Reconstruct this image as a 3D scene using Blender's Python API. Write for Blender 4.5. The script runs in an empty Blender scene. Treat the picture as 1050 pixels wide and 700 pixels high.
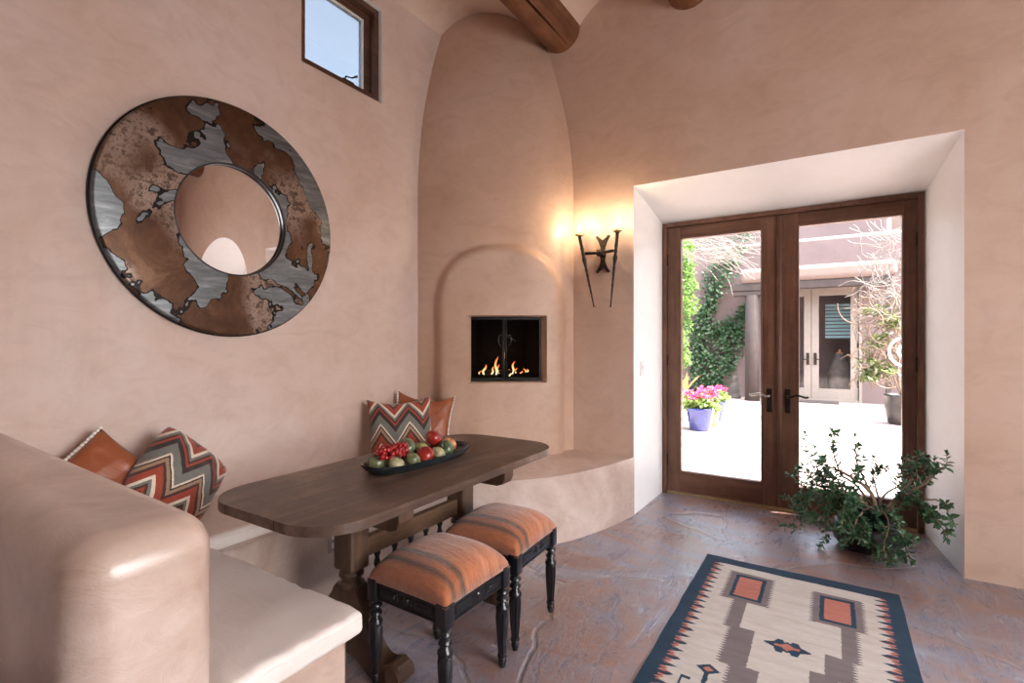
import bpy, bmesh, math, random
from mathutils import Vector, Matrix, Euler, noise
random.seed(11)
PI = math.pi
SC = bpy.context.scene
COL = SC.collection
CAM_H = 1.366
FX, FY, RX, RY = -0.536, 0.844, 0.844, 0.536

def at(px, py, y):
    """point of the plane Y=y seen along a sight line"""
    u = (px - 525) / 515.0
    t = y / (RY * u + FY)
    return Vector((t * (RX * u + FX), y, CAM_H - (py - 350) / 515.0 * t))

# ------------------------------------------------------------------ materials
def srgb(r, g, b):
    def f(c):
        c /= 255.0
        return c / 12.92 if c <= 0.04045 else ((c + 0.055) / 1.055) ** 2.4
    return (f(r), f(g), f(b), 1)

class NT:
    def __init__(s, name):
        s.m = bpy.data.materials.new(name); s.m.use_nodes = True
        s.t = s.m.node_tree; s.n = s.t.nodes; s.l = s.t.links
        s.n.clear()
        s.out = s.n.new('ShaderNodeOutputMaterial')
        s.b = s.n.new('ShaderNodeBsdfPrincipled')
        s.l.new(s.b.outputs[0], s.out.inputs[0])
        s._co = None
    def new(s, typ, **kw):
        nd = s.n.new(typ)
        for k, v in kw.items(): setattr(nd, k, v)
        return nd
    def lk(s, a, b): s.l.new(a, b)
    def co(s, kind='Object'):
        if s._co is None: s._co = s.n.new('ShaderNodeTexCoord')
        return s._co.outputs[kind]
    def map(s, scale=(1,1,1), rot=(0,0,0), loc=(0,0,0), kind='Object'):
        m = s.n.new('ShaderNodeMapping')
        m.inputs['Scale'].default_value = scale; m.inputs['Rotation'].default_value = rot
        m.inputs['Location'].default_value = loc
        s.lk(s.co(kind), m.inputs[0]); return m.outputs[0]
    def noise(s, vec, scale, detail=4, rough=0.5, dist=0.0):
        n = s.n.new('ShaderNodeTexNoise')
        n.inputs['Scale'].default_value = scale; n.inputs['Detail'].default_value = detail
        n.inputs['Roughness'].default_value = rough; n.inputs['Distortion'].default_value = dist
        s.lk(vec, n.inputs['Vector']); return n.outputs['Fac']
    def ramp(s, fac, stops, interp='LINEAR'):
        r = s.n.new('ShaderNodeValToRGB'); cr = r.color_ramp; cr.interpolation = interp
        while len(cr.elements) > 1: cr.elements.remove(cr.elements[-1])
        cr.elements[0].position = stops[0][0]; cr.elements[0].color = stops[0][1]
        for p, c in stops[1:]:
            e = cr.elements.new(p); e.color = c
        s.lk(fac, r.inputs[0]); return r.outputs[0]
    def mix(s, fac, a, b, mode='MIX'):
        x = s.n.new('ShaderNodeMix'); x.data_type = 'RGBA'; x.blend_type = mode
        for sock, v in ((x.inputs[0], fac), (x.inputs[6], a), (x.inputs[7], b)):
            if isinstance(v, (int, float)): sock.default_value = v
            elif isinstance(v, tuple): sock.default_value = v
            else: s.lk(v, sock)
        return x.outputs[2]
    def math(s, op, a, b=0.0, c=None):
        x = s.n.new('ShaderNodeMath'); x.operation = op
        for i, v in enumerate((a, b, c)):
            if v is None: continue
            if isinstance(v, (int, float)): x.inputs[i].default_value = v
            else: s.lk(v, x.inputs[i])
        return x.outputs[0]
    def sep(s, vec):
        x = s.n.new('ShaderNodeSeparateXYZ'); s.lk(vec, x.inputs[0]); return x.outputs
    def bump(s, h, strength, dist=0.01):
        b = s.n.new('ShaderNodeBump'); b.inputs['Strength'].default_value = strength
        b.inputs['Distance'].default_value = dist
        s.lk(h, b.inputs['Height']); s.lk(b.outputs[0], s.b.inputs['Normal'])
    def base(s, c):
        if isinstance(c, tuple): s.b.inputs['Base Color'].default_value = c
        else: s.lk(c, s.b.inputs['Base Color'])
    def rough(s, v):
        if isinstance(v, (int, float)): s.b.inputs['Roughness'].default_value = v
        else: s.lk(v, s.b.inputs['Roughness'])

def mk_plaster(name, c1, c2, c3, rough=0.55, sc=1.0, bump=0.25, coat=0.0, mott=.75):
    t = NT(name)
    co = t.map()
    a = t.noise(co, 1.1 * sc, 6, 0.6, 0.6)
    b = t.noise(t.map((1, 1, 1.6)), 4.5 * sc, 8, 0.65, 1.2)
    col = t.ramp(a, [(0.3, c1), (0.5, c2), (0.72, c3)])
    col2 = t.ramp(b, [(0.3, (0.86, 0.83, 0.80, 1)), (0.55, (1, 1, 1, 1)), (0.8, (1.0, 1.0, 1.0, 1))])
    t.base(t.mix(mott, col, col2, 'MULTIPLY'))
    t.rough(t.math('ADD', t.math('MULTIPLY', b, 0.25), rough - 0.12))
    big = t.noise(co, 2.3, 3, 0.5)
    fine = t.noise(co, 38, 4, 0.6)
    t.bump(t.math('ADD', t.math('MULTIPLY', big, 2.0), t.math('ADD', t.math('MULTIPLY', b, .5), t.math('MULTIPLY', fine, 0.08))), bump, 0.02)
    t.b.inputs['Coat Weight'].default_value = coat
    t.b.inputs['Coat Roughness'].default_value = 0.22
    return t.m

def mk_wood(name, dark, mid, light, axis='Y', scale=1.0, rough=0.45, planks=None, bump=0.3, crack=False):
    t = NT(name)
    long_, cross = 1.2 * scale, 14 * scale
    sc = {'X': (long_, cross, cross), 'Y': (cross, long_, cross), 'Z': (cross, cross, long_)}[axis]
    co = t.map(sc)
    a = t.noise(co, 1.0, 8, 0.65, 0.8)
    sc2 = tuple(v * 4 if v > long_ * 2 else v * 2 for v in sc)
    b = t.noise(t.map(sc2), 1.0, 4, 0.6, 0.2)
    blot = t.noise(t.map((3, 3, 3)), 1.6, 6, 0.7, .5)
    col = t.ramp(t.math('ADD', t.math('MULTIPLY', a, 0.55), t.math('MULTIPLY', blot, 0.45)), [(0.32, dark), (0.5, mid), (0.68, light)])
    col = t.mix(0.5, col, t.ramp(b, [(0.35, (0.55, 0.5, 0.47, 1)), (0.55, (1, 1, 1, 1))]), 'MULTIPLY')
    h = t.math('ADD', a, t.math('MULTIPLY', b, 0.5))
    if planks:
        x = t.sep(t.co())[0]
        line = None
        for p in planks:
            d = t.math('LESS_THAN', t.math('ABSOLUTE', t.math('SUBTRACT', x, p)), 0.003)
            line = d if line is None else t.math('MAXIMUM', line, d)
        col = t.mix(line, col, (0.01, 0.007, 0.005, 1))
        h = t.math('SUBTRACT', h, t.math('MULTIPLY', line, 1.0))
    t.base(col); t.rough(t.math('ADD', t.math('MULTIPLY', a, 0.3), rough - 0.15))
    t.bump(h, bump, 0.004)
    return t.m

def mk_plain(name, col, rough=0.5, metal=0.0, var=0.15, nscale=12, bump=0.0, spec=None, coat=0):
    t = NT(name)
    n = t.noise(t.map(), nscale, 4, 0.6)
    dk = tuple(max(0, c * (1 - var)) for c in col[:3]) + (1,)
    lt = tuple(min(1, c * (1 + var)) for c in col[:3]) + (1,)
    t.base(t.ramp(n, [(0.3, dk), (0.7, lt)]))
    t.rough(rough); t.b.inputs['Metallic'].default_value = metal
    if bump: t.bump(n, bump, 0.004)
    if coat: t.b.inputs['Coat Weight'].default_value = coat
    return t.m

def mk_glass(name, tint=(1, 1, 1, 1), k=1.0):
    t = NT(name)
    t.n.remove(t.b)
    tr = t.new('ShaderNodeBsdfTransparent'); tr.inputs[0].default_value = tint
    gl = t.new('ShaderNodeBsdfGlossy'); gl.inputs['Roughness'].default_value = 0.02
    fr = t.new('ShaderNodeFresnel'); fr.inputs[0].default_value = 1.45
    mx = t.new('ShaderNodeMixShader')
    t.lk(t.math('MULTIPLY', fr.outputs[0], k), mx.inputs[0])
    t.lk(tr.outputs[0], mx.inputs[1]); t.lk(gl.outputs[0], mx.inputs[2]); t.lk(mx.outputs[0], t.out.inputs[0])
    return t.m

def mk_emit(name, col, s):
    t = NT(name); t.n.remove(t.b)
    e = t.new('ShaderNodeEmission'); e.inputs[0].default_value = col; e.inputs[1].default_value = s
    t.lk(e.outputs[0], t.out.inputs[0]); return t.m

MAT = {}
def C(*a): return a + (1,)
MAT['plaster'] = mk_plaster('plaster_wall', C(.57,.415,.335), C(.645,.50,.435), C(.69,.565,.52), 0.5)
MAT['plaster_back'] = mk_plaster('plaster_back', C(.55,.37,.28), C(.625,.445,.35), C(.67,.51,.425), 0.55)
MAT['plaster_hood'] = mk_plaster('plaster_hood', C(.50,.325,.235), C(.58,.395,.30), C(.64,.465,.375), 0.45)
MAT['plaster_bench'] = mk_plaster('plaster_bench', C(.42,.285,.215), C(.58,.44,.37), C(.74,.62,.56), 0.36, 1.7, 0.4, 0.7)
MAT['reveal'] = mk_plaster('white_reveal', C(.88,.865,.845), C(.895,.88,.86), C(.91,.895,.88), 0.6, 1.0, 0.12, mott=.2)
MAT['plaster_bounce_cut'] = mk_plaster('bounce_cut_plaster', C(.13,.085,.06), C(.16,.105,.08), C(.19,.13,.10), 0.6)
MAT['ceiling'] = mk_plaster('ceiling_plaster', C(.60,.45,.37), C(.67,.51,.42), C(.72,.56,.47), 0.6)
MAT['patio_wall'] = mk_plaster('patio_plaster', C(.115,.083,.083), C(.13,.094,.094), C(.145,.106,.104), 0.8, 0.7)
MAT['patio_top'] = mk_plaster('patio_parapet', C(.135,.10,.085), C(.155,.115,.10), C(.175,.13,.112), 0.8, 0.7)
MAT['door_wood'] = mk_wood('door_wood', C(.075,.032,.018), C(.15,.068,.040), C(.22,.11,.067), 'Z', 1.0, 0.4)
MAT['door_wood_h'] = mk_wood('door_wood_across', C(.075,.032,.018), C(.15,.068,.040), C(.22,.11,.067), 'X', 1.0, 0.4)
MAT['win_wood'] = mk_wood('window_wood', C(.05,.022,.012), C(.11,.05,.03), C(.18,.09,.055), 'Y', 1.0, 0.4)
MAT['table_wood'] = mk_wood('table_wood', C(.022,.013,.009), C(.10,.06,.042), C(.27,.19,.145), 'Y', 0.8, 0.38, planks=[-0.17, 0.13])
MAT['trestle_wood'] = mk_wood('trestle_wood', C(.035,.017,.01), C(.085,.044,.025), C(.15,.085,.052), 'Z', 1.0, 0.45)
MAT['rail_wood'] = mk_wood('rail_wood', C(.06,.03,.016), C(.13,.07,.038), C(.21,.125,.07), 'Y', 1.0, 0.45)
MAT['viga'] = mk_wood('viga_wood', C(.09,.035,.017), C(.19,.075,.034), C(.29,.13,.065), 'Y', 0.7, 0.6)
MAT['post'] = mk_wood('post_wood', C(.022,.016,.015), C(.04,.029,.027), C(.06,.044,.04), 'Z', 0.5, 0.8)
MAT['black_wood'] = mk_plain('black_painted_wood', C(.006,.0065,.009), 0.32, 0, 0.5, 30, 0.15, coat=0.15)
MAT['iron'] = mk_plain('black_iron', C(.045,.032,.026), 0.5, 0.6, 0.5, 40, 0.4)
MAT['bronze'] = mk_plain('bronze', C(.03,.022,.016), 0.4, 0.7, 0.4, 30)
MAT['brass'] = mk_plain('worn_brass', C(.42,.30,.16), 0.35, 0.9, 0.3, 30)
MAT['nickel'] = mk_plain('satin_nickel', C(.6,.55,.48), 0.3, 1.0, 0.1, 30)
MAT['gold_seal'] = mk_plain('brass_sill', C(.5,.38,.2), 0.4, 0.8, 0.2, 30)
MAT['glass'] = mk_glass('clear_glass', k=.6)
MAT['sky_dimming_glass'] = mk_glass('sky_dimming_glass', (.56, .59, .61, 1), .6)  # tint put in to dim the sky seen through the clerestory
MAT['fire_glass'] = mk_glass('smoked_glass', (.6, .6, .6, 1), .3)
MAT['candle'] = mk_plain('candle_sleeve', C(.75,.62,.42), 0.5, 0, 0.1)
MAT['bulb'] = mk_emit('bulb_glow', (1, .72, .42, 1), 14)
MAT['firebox'] = mk_plain('sooty_brick', C(.012,.010,.010), 0.9, 0, 0.5, 8)
MAT['log'] = mk_plain('charred_log', C(.06,.04,.03), 0.9, 0, 0.6, 20, 0.6)
MAT['black_metal'] = mk_plain('black_metal', C(.015,.015,.016), 0.35, 0.7, 0.2)
MAT['grey_metal'] = mk_plain('grey_metal', C(.07,.07,.075), 0.3, 0.8, 0.2)
MAT['white_plastic'] = mk_plain('white_plastic', C(.78,.77,.75), 0.35, 0, 0.02)
MAT['grey_plastic'] = mk_plain('grey_plastic', C(.35,.32,.31), 0.35, 0, 0.05)
MAT['tray'] = mk_plain('dark_tray', C(.012,.018,.020), 0.18, 0.2, 0.3, 10, coat=0.5)
MAT['cream_paint'] = mk_plain('cream_paint', C(.20,.172,.15), 0.5, 0, 0.06)
MAT['pot_blue'] = mk_plain('blue_glaze', C(.015,.03,.16), 0.2, 0, 0.35, 6, coat=0.6)
MAT['terracotta'] = mk_plain('terracotta', C(.42,.17,.08), 0.8, 0, 0.2, 8)
MAT['stone'] = mk_plain('grey_stone', C(.085,.075,.07), 0.9, 0, 0.3, 9, 0.5)
MAT['dark_pot'] = mk_plain('dark_pot', C(.016,.015,.015), 0.35, 0, 0.3, 10)
MAT['nursery_pot'] = mk_plain('black_pot', C(.022,.024,.030), 0.4, 0, 0.2, 10)
MAT['soil'] = mk_plain('soil', C(.07,.05,.04), 0.95, 0, 0.5, 60, 0.6)
MAT['bark'] = mk_plain('pale_bark', C(.30,.22,.165), 0.8, 0, 0.35, 40, 0.5)
MAT['pale_twig'] = mk_plain('pale_twig', C(.15,.13,.115), 0.8, 0, 0.25, 40)
MAT['brown_twig'] = mk_plain('brown_twig', C(.15,.10,.07), 0.8, 0, 0.25, 40)
MAT['bead'] = mk_plain('white_bead', C(.80,.74,.68), 0.4, 0, 0.05)
MAT['mat'] = mk_plain('coir', C(.05,.04,.04), 0.95, 0, 0.3, 60)
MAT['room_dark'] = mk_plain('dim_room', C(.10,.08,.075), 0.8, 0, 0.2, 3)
MAT['blind'] = mk_plain('pale_blue_blind', C(.25,.45,.50), 0.5, 0, 0.1, 3)
MAT['silver'] = mk_plain('silver_metal', C(.85,.85,.85), 0.25, 0.6, 0.05)

def mk_leaf(name, a, b, c, rough=0.45, trans=0.25):
    t = NT(name)
    n = t.noise(t.map(), 9, 3, 0.6)
    t.base(t.ramp(n, [(0.35, a), (0.5, b), (0.65, c)])); t.rough(rough)
    tl = t.new('ShaderNodeBsdfTranslucent'); tl.inputs[0].default_value = tuple(min(1, v * 1.3) for v in c[:3]) + (1,)
    mx = t.new('ShaderNodeMixShader'); mx.inputs[0].default_value = trans
    t.lk(t.b.outputs[0], mx.inputs[1]); t.lk(tl.outputs[0], mx.inputs[2]); t.lk(mx.outputs[0], t.out.inputs[0])
    return t.m
MAT['jade'] = mk_leaf('jade_leaf', C(.025,.085,.04), C(.05,.14,.065), C(.10,.21,.10), 0.32, 0.15)
MAT['ivy'] = mk_leaf('ivy_leaf', C(.012,.035,.012), C(.025,.065,.022), C(.05,.10,.035))
MAT['tree'] = mk_leaf('tree_leaf', C(.025,.07,.012), C(.055,.12,.022), C(.11,.19,.04), 0.5, 0.4)
MAT['lime'] = mk_leaf('lime_leaf', C(.06,.11,.02), C(.11,.18,.04), C(.18,.25,.07), 0.5, 0.4)
MAT['croton'] = mk_leaf('croton_leaf', C(.16,.25,.07), C(.35,.33,.12), C(.6,.25,.12), 0.5, 0.3)
MAT['pink'] = mk_leaf('pink_petal', C(.42,.015,.07), C(.52,.03,.12), C(.6,.08,.2), 0.6, 0.3)
MAT['olive'] = mk_leaf('olive_leaf', C(.05,.065,.025), C(.085,.11,.04), C(.14,.17,.06))

def fruit_mat(name, stops, rough=0.28):
    t = NT(name)
    n = t.noise(t.map(), 22, 5, 0.6, 0.5)
    t.base(t.ramp(n, stops)); t.rough(rough); t.b.inputs['Coat Weight'].default_value = 0.2
    return t.m
MAT['apple_red'] = fruit_mat('red_apple', [(.35, C(.22,.008,.010)), (.55, C(.34,.022,.018)), (.72, C(.52,.17,.06))])
MAT['apple_green'] = fruit_mat('green_apple', [(.3, C(.075,.095,.04)), (.55, C(.15,.165,.08)), (.75, C(.26,.14,.09))])
MAT['apple_pale'] = fruit_mat('pale_apple', [(.3, C(.26,.26,.13)), (.6, C(.38,.35,.20)), (.8, C(.50,.36,.22))])
MAT['apple_peach'] = fruit_mat('blush_apple', [(.3, C(.70,.40,.20)), (.5, C(.72,.28,.12)), (.7, C(.6,.07,.06))])
MAT['apple_dark'] = fruit_mat('dark_green', [(.3, C(.05,.08,.035)), (.55, C(.11,.14,.07)), (.75, C(.22,.22,.12))])
MAT['pear'] = fruit_mat('pear', [(.3, C(.30,.26,.10)), (.6, C(.42,.38,.16))])
MAT['grape'] = fruit_mat('red_grape', [(.3, C(.20,.006,.010)), (.7, C(.48,.022,.022))], 0.15)
MAT['stem'] = mk_plain('fruit_stem', C(.10,.06,.03), 0.8)

def mk_leather(name, c1, c2):
    t = NT(name); co = t.map()
    t.base(t.ramp(t.noise(co, 2.5, 4, .5), [(.3, c1), (.7, c2)]))
    w = t.noise(t.map((1, 3, 1)), 5, 5, .6, 1.4)
    f = t.noise(co, 160, 2, .5)
    t.rough(.42); t.bump(t.math('ADD', w, t.math('MULTIPLY', f, .05)), .35, .012)
    return t.m
MAT['cushion'] = mk_leather('cream_leather', C(.70,.62,.565), C(.80,.73,.68))
MAT['rust'] = mk_leather('rust_leather', C(.28,.075,.028), C(.36,.11,.045))

def mk_chevron(name):
    t = NT(name); uv = t.sep(t.map((1,1,1), kind='UV'))
    x, y = uv[0], uv[1]
    zig = t.math('PINGPONG', t.math('ADD', t.math('MULTIPLY', x, 2.2), .15), 0.5)
    v = t.math('ADD', t.math('MULTIPLY', y, 1.0), t.math('MULTIPLY', zig, -0.66))
    v = t.math('ADD', v, t.math('MULTIPLY', t.math('SUBTRACT', t.noise(t.map((1,1,1), kind='UV'), 45, 2), .5), 0.014))
    f = t.math('FRACT', t.math('ADD', t.math('MULTIPLY', v, 1.3), 4.12))
    W, R, D, G, T, B = C(.72,.62,.50), C(.33,.055,.028), C(.07,.028,.022), C(.17,.17,.15), C(.34,.22,.14), C(.04,.025,.022)
    col = t.ramp(f, [(0, W), (.05, R), (.21, D), (.28, T), (.36, B), (.40, W), (.45, G), (.66, B), (.78, R), (.84, D), (.9, G), (.97, W)], 'CONSTANT')
    th = t.noise(t.map((90, 90, 90)), 1.0, 2)
    t.base(t.mix(.35, col, t.ramp(th, [(.3, C(.6,.6,.6)), (.6, C(1,1,1))]), 'MULTIPLY'))
    t.rough(.9); t.bump(th, .3, .003); t.b.inputs['Sheen Weight'].default_value = .3
    return t.m
MAT['chevron'] = mk_chevron('flame_stitch')

def mk_kilim():
    t = NT('kilim'); p = t.sep(t.co()); y = p[1]
    yy = t.math('ADD', y, t.math('MULTIPLY', t.math('SUBTRACT', t.noise(t.map((3,3,3)), 2, 3), .5), .012))
    f = t.math('ADD', t.math('MULTIPLY', yy, 2.0), .5)
    O, O2, L, D, P = C(.44,.145,.055), C(.38,.12,.045), C(.52,.21,.11), C(.12,.055,.03), C(.40,.155,.085)
    col = t.ramp(f, [(0, O2), (.15, O), (.185, D), (.20, D), (.225, O2), (.26, O2), (.29, D), (.315, D), (.35, O), (.50, O), (.60, L), (.66, O), (.74, L), (.80, P), (.85, L), (.92, O)], 'LINEAR')
    st = t.noise(t.map((9, 60, 9)), 1.0, 5, .7)
    bl = t.noise(t.map(), 40, 3, .7)
    col = t.mix(.8, col, t.ramp(st, [(.3, C(.68,.62,.58)), (.52, C(1,1,1)), (.75, C(1.15,1.12,1.1))]), 'MULTIPLY')
    col = t.mix(.5, col, t.ramp(bl, [(.3, C(.7,.65,.6)), (.6, C(1,1,1))]), 'MULTIPLY')
    t.base(col); t.rough(.85); t.bump(t.math('ADD', st, bl), .7, .006); t.b.inputs['Sheen Weight'].default_value = .4
    return t.m
MAT['kilim'] = mk_kilim()

def mk_mirror_frame():
    t = NT('patchwork_metal'); co = t.map()
    w = t.noise(t.map((1,1,1), loc=(3.3, 1.2, 5.1)), 3.1, 3, .5, .4)
    yy = t.sep(co)[1]; w = t.math('ADD', w, t.math('MULTIPLY', yy, .07))
    jag = t.noise(t.map((40, 40, 40)), 1.0, 2, .5)
    v = t.math('ADD', t.math('ADD', w, t.math('MULTIPLY', t.noise(co, 6, 3, .6), .16)), t.math('MULTIPLY', jag, .035))
    mask = t.math('GREATER_THAN', v, .585)
    edge = t.math('LESS_THAN', t.math('ABSOLUTE', t.math('SUBTRACT', v, .585)), .007)
    streak = t.noise(t.map((4, 4, 22), (.5, 0, 0)), 1.5, 6, .65, .5)
    steel = t.ramp(streak, [(.3, C(.10,.112,.125)), (.55, C(.19,.21,.225)), (.75, C(.34,.36,.375))])
    mott = t.noise(co, 26, 6, .75)
    where = t.noise(co, 2.2, 2, .5)
    rust = t.ramp(t.noise(co, 5, 8, .75, .6), [(.3, C(.055,.026,.015)), (.52, C(.105,.05,.026)), (.72, C(.19,.11,.07))])
    rust2 = t.ramp(mott, [(.42, C(.10,.065,.05)), (.52, C(.36,.27,.22)), (.62, C(.16,.10,.075))])
    rust = t.mix(t.ramp(where, [(.5, C(0,0,0)), (.6, C(1,1,1))]), rust, rust2)
    col = t.mix(mask, rust, steel)
    col = t.mix(edge, col, C(.012,.009,.008))
    t.base(col); t.b.inputs['Metallic'].default_value = .65
    t.rough(t.math('ADD', t.math('MULTIPLY', mott, .3), .28))
    t.bump(t.math('ADD', t.math('MULTIPLY', mask, .6), t.math('SUBTRACT', t.math('MULTIPLY', streak, .6), edge)), .5, .004)
    return t.m
MAT['patch'] = mk_mirror_frame()
t = NT('mirror_glass'); t.base(C(.93,.93,.93)); t.b.inputs['Metallic'].default_value = 1; t.rough(0.0); MAT['mirror'] = t.m

def mk_floor():
    t = NT('flagstone'); t.b.inputs['Coat Weight'].default_value = .6; t.b.inputs['Coat Roughness'].default_value = .28; co = t.map((1, 1, 0))
    dn = t.new('ShaderNodeTexNoise'); dn.inputs['Scale'].default_value = 1.3; dn.inputs['Detail'].default_value = 4
    t.lk(co, dn.inputs['Vector'])
    off = t.new('ShaderNodeVectorMath', operation='MULTIPLY_ADD'); off.inputs[1].default_value = (.5, .5, 0); t.lk(dn.outputs['Color'], off.inputs[0]); t.lk(co, off.inputs[2])
    vo = t.new('ShaderNodeTexVoronoi', feature='DISTANCE_TO_EDGE'); vo.inputs['Scale'].default_value = .85; vo.inputs['Randomness'].default_value = .9; t.lk(off.outputs[0], vo.inputs['Vector'])
    vc = t.new('ShaderNodeTexVoronoi', feature='F1'); vc.inputs['Scale'].default_value = .85; vc.inputs['Randomness'].default_value = .9; t.lk(off.outputs[0], vc.inputs['Vector'])
    d = vo.outputs['Distance']
    cell = t.sep(vc.outputs['Color'])[0]
    n1 = t.noise(t.map((.9, 2.6, 1), (0, 0, .6)), 1.3, 8, .62, 1.0)
    n2 = t.noise(t.map((5, 1.4, 1), (0, 0, .9)), 2.2, 8, .7, 1.6)
    a = t.ramp(n1, [(.28, C(.10,.055,.045)), (.38, C(.24,.115,.085)), (.46, C(.30,.19,.165)), (.54, C(.21,.215,.29)), (.66, C(.37,.385,.47)), (.78, C(.50,.47,.47))])
    b = t.ramp(n2, [(.30, C(.16,.165,.235)), (.46, C(.25,.20,.215)), (.56, C(.28,.145,.105)), (.7, C(.36,.22,.14))])
    col = t.mix(t.math('ADD', t.math('MULTIPLY', cell, .5), .15), a, b)
    vein = t.math('ABSOLUTE', t.math('SUBTRACT', t.noise(t.map((1, 2.2, 1), (0, 0, .5)), 2.6, 5, .6, 1.0), .5))
    veinm = t.ramp(vein, [(0, C(1,1,1)), (.012, C(0,0,0))])
    col = t.mix(t.math('MULTIPLY', veinm, .4), col, C(.13,.085,.075))
    joint = t.ramp(d, [(.004, C(1,1,1)), (.009, C(0,0,0))])
    col = t.mix(t.math('MULTIPLY', joint, .55), col, C(.26,.225,.22))
    t.base(col)
    t.rough(t.ramp(n2, [(.3, C(.2,.2,.2)), (.7, C(.42,.42,.42))]))
    n3 = t.noise(t.map((1.0, 3.0, 1), (0, 0, .6)), 1.1, 2, .5, .6)
    lay = t.new('ShaderNodeMath', operation='SNAP'); t.lk(n3, lay.inputs[0]); lay.inputs[1].default_value = .07
    h = t.math('ADD', t.math('MULTIPLY', lay.outputs[0], 2.2), t.math('ADD', t.math('MULTIPLY', n2, .8), t.math('SUBTRACT', t.math('MULTIPLY', cell, .2), t.math('MULTIPLY', joint, .5))))
    t.bump(h, .5, .02)
    return t.m
MAT['floor'] = mk_floor()

def mk_pavers():
    t = NT('patio_brick')
    br = t.new('ShaderNodeTexBrick'); t.lk(t.map((1,1,1), (0, 0, .12)), br.inputs['Vector'])
    br.inputs['Color1'].default_value = C(.35,.27,.25); br.inputs['Color2'].default_value = C(.43,.34,.31); br.inputs['Mortar'].default_value = C(.17,.13,.12)
    br.inputs['Scale'].default_value = 1.0; br.inputs['Brick Width'].default_value = .21; br.inputs['Row Height'].default_value = .105; br.inputs['Mortar Size'].default_value = .006
    t.base(t.mix(.3, br.outputs['Color'], t.ramp(t.noise(t.co(), 2, 4), [(.3, C(.7,.7,.7)), (.7, C(1,1,1))]), 'MULTIPLY'))
    t.rough(.85); t.bump(br.outputs['Fac'], -.4, .01)
    return t.m
MAT['pavers'] = mk_pavers()

t = NT('rug_wool')
at_ = t.new('ShaderNodeAttribute'); at_.attribute_name = 'Col'
wv = t.noise(t.map((25, 260, 1)), 1.0, 3)
bl = t.noise(t.map((4, 26, 1)), 1.0, 4)
c_ = t.mix(.5, at_.outputs['Color'], t.ramp(wv, [(.3, C(.7,.7,.7)), (.6, C(1,1,1))]), 'MULTIPLY')
c_ = t.mix(.45, c_, t.ramp(bl, [(.3, C(.72,.66,.6)), (.6, C(1,1,1))]), 'MULTIPLY')
t.base(c_); t.rough(.95); t.bump(wv, .4, .003)
MAT['rug'] = t.m

def mk_flame():
    t = NT('flame'); t.n.remove(t.b)
    z = t.sep(t.co('Generated'))[2]
    col = t.ramp(t.math('ADD', z, t.math('MULTIPLY', t.math('SUBTRACT', t.noise(t.co(), 30, 2), .5), .5)), [(0, C(1,.85,.55)), (.45, C(1,.62,.22)), (.8, C(1,.22,.05)), (1, C(.8,.08,.02))])
    e = t.new('ShaderNodeEmission'); t.lk(col, e.inputs[0]); e.inputs[1].default_value = 3.2
    t.lk(e.outputs[0], t.out.inputs[0]); return t.m
MAT['flame'] = mk_flame()

# ------------------------------------------------------------------ object helpers
def link(o): COL.objects.link(o); return o
def tag(o, label=None, cat=None, group=None, kind=None):
    if label: o['label'] = label
    if cat: o['category'] = cat
    if group: o['group'] = group
    if kind: o['kind'] = kind
    return o
def thing(name, label, cat, loc=(0, 0, 0), rz=0.0, group=None):
    o = link(bpy.data.objects.new(name, None)); o.location = loc; o.rotation_euler = (0, 0, rz)
    o.empty_display_size = .1
    return tag(o, label, cat, group)
def fin(name, me, mat, parent=None, smooth=True, world=False):
    o = link(bpy.data.objects.new(name, me))
    mats = mat if isinstance(mat, (list, tuple)) else [mat]
    for m in mats: me.materials.append(MAT[m] if isinstance(m, str) else m)
    if smooth:
        for p in me.polygons: p.use_smooth = True
    if parent is not None:
        if world:
            p = parent; off = Vector((0, 0, 0))
            while p is not None: off += Vector(p.location); p = p.parent
            me.transform(Matrix.Translation(-off))
        o.parent = parent
    return o
def bm_obj(name, bm, mat, parent=None, smooth=True, world=False):
    me = bpy.data.meshes.new(name)
    bmesh.ops.recalc_face_normals(bm, faces=bm.faces[:])
    bm.to_mesh(me); bm.free()
    return fin(name, me, mat, parent, smooth, world)
def py_obj(name, V, F, mat, parent=None, smooth=True, world=False):
    me = bpy.data.meshes.new(name); me.from_pydata([tuple(v) for v in V], [], F); me.update()
    return fin(name, me, mat, parent, smooth, world)
def autosmooth(o, ang=40):
    """sharp edges stay sharp under smooth shading"""
    me = o.data; bm = bmesh.new(); bm.from_mesh(me)
    for e in bm.edges:
        if len(e.link_faces) == 2 and e.calc_face_angle(0) > math.radians(ang): e.smooth = False
    bm.to_mesh(me); bm.free(); return o
def box(bm, x0, x1, y0, y1, z0, z1, bev=0.0, seg=2, M=None, sub=0):
    r = bmesh.ops.create_cube(bm, size=1.0)
    vs = r['verts']
    for v in vs:
        v.co = Vector(((x0 + x1) / 2 + v.co.x * (x1 - x0), (y0 + y1) / 2 + v.co.y * (y1 - y0), (z0 + z1) / 2 + v.co.z * (z1 - z0)))
    if bev > 0:
        es = list({e for v in vs for e in v.link_edges})
        r2 = bmesh.ops.bevel(bm, geom=es, offset=bev, segments=seg, profile=.5, affect='EDGES')
        vs = list({v for f in r2['faces'] for v in f.verts})
    if M is not None:
        for v in vs: v.co = M @ v.co
    return vs
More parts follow.
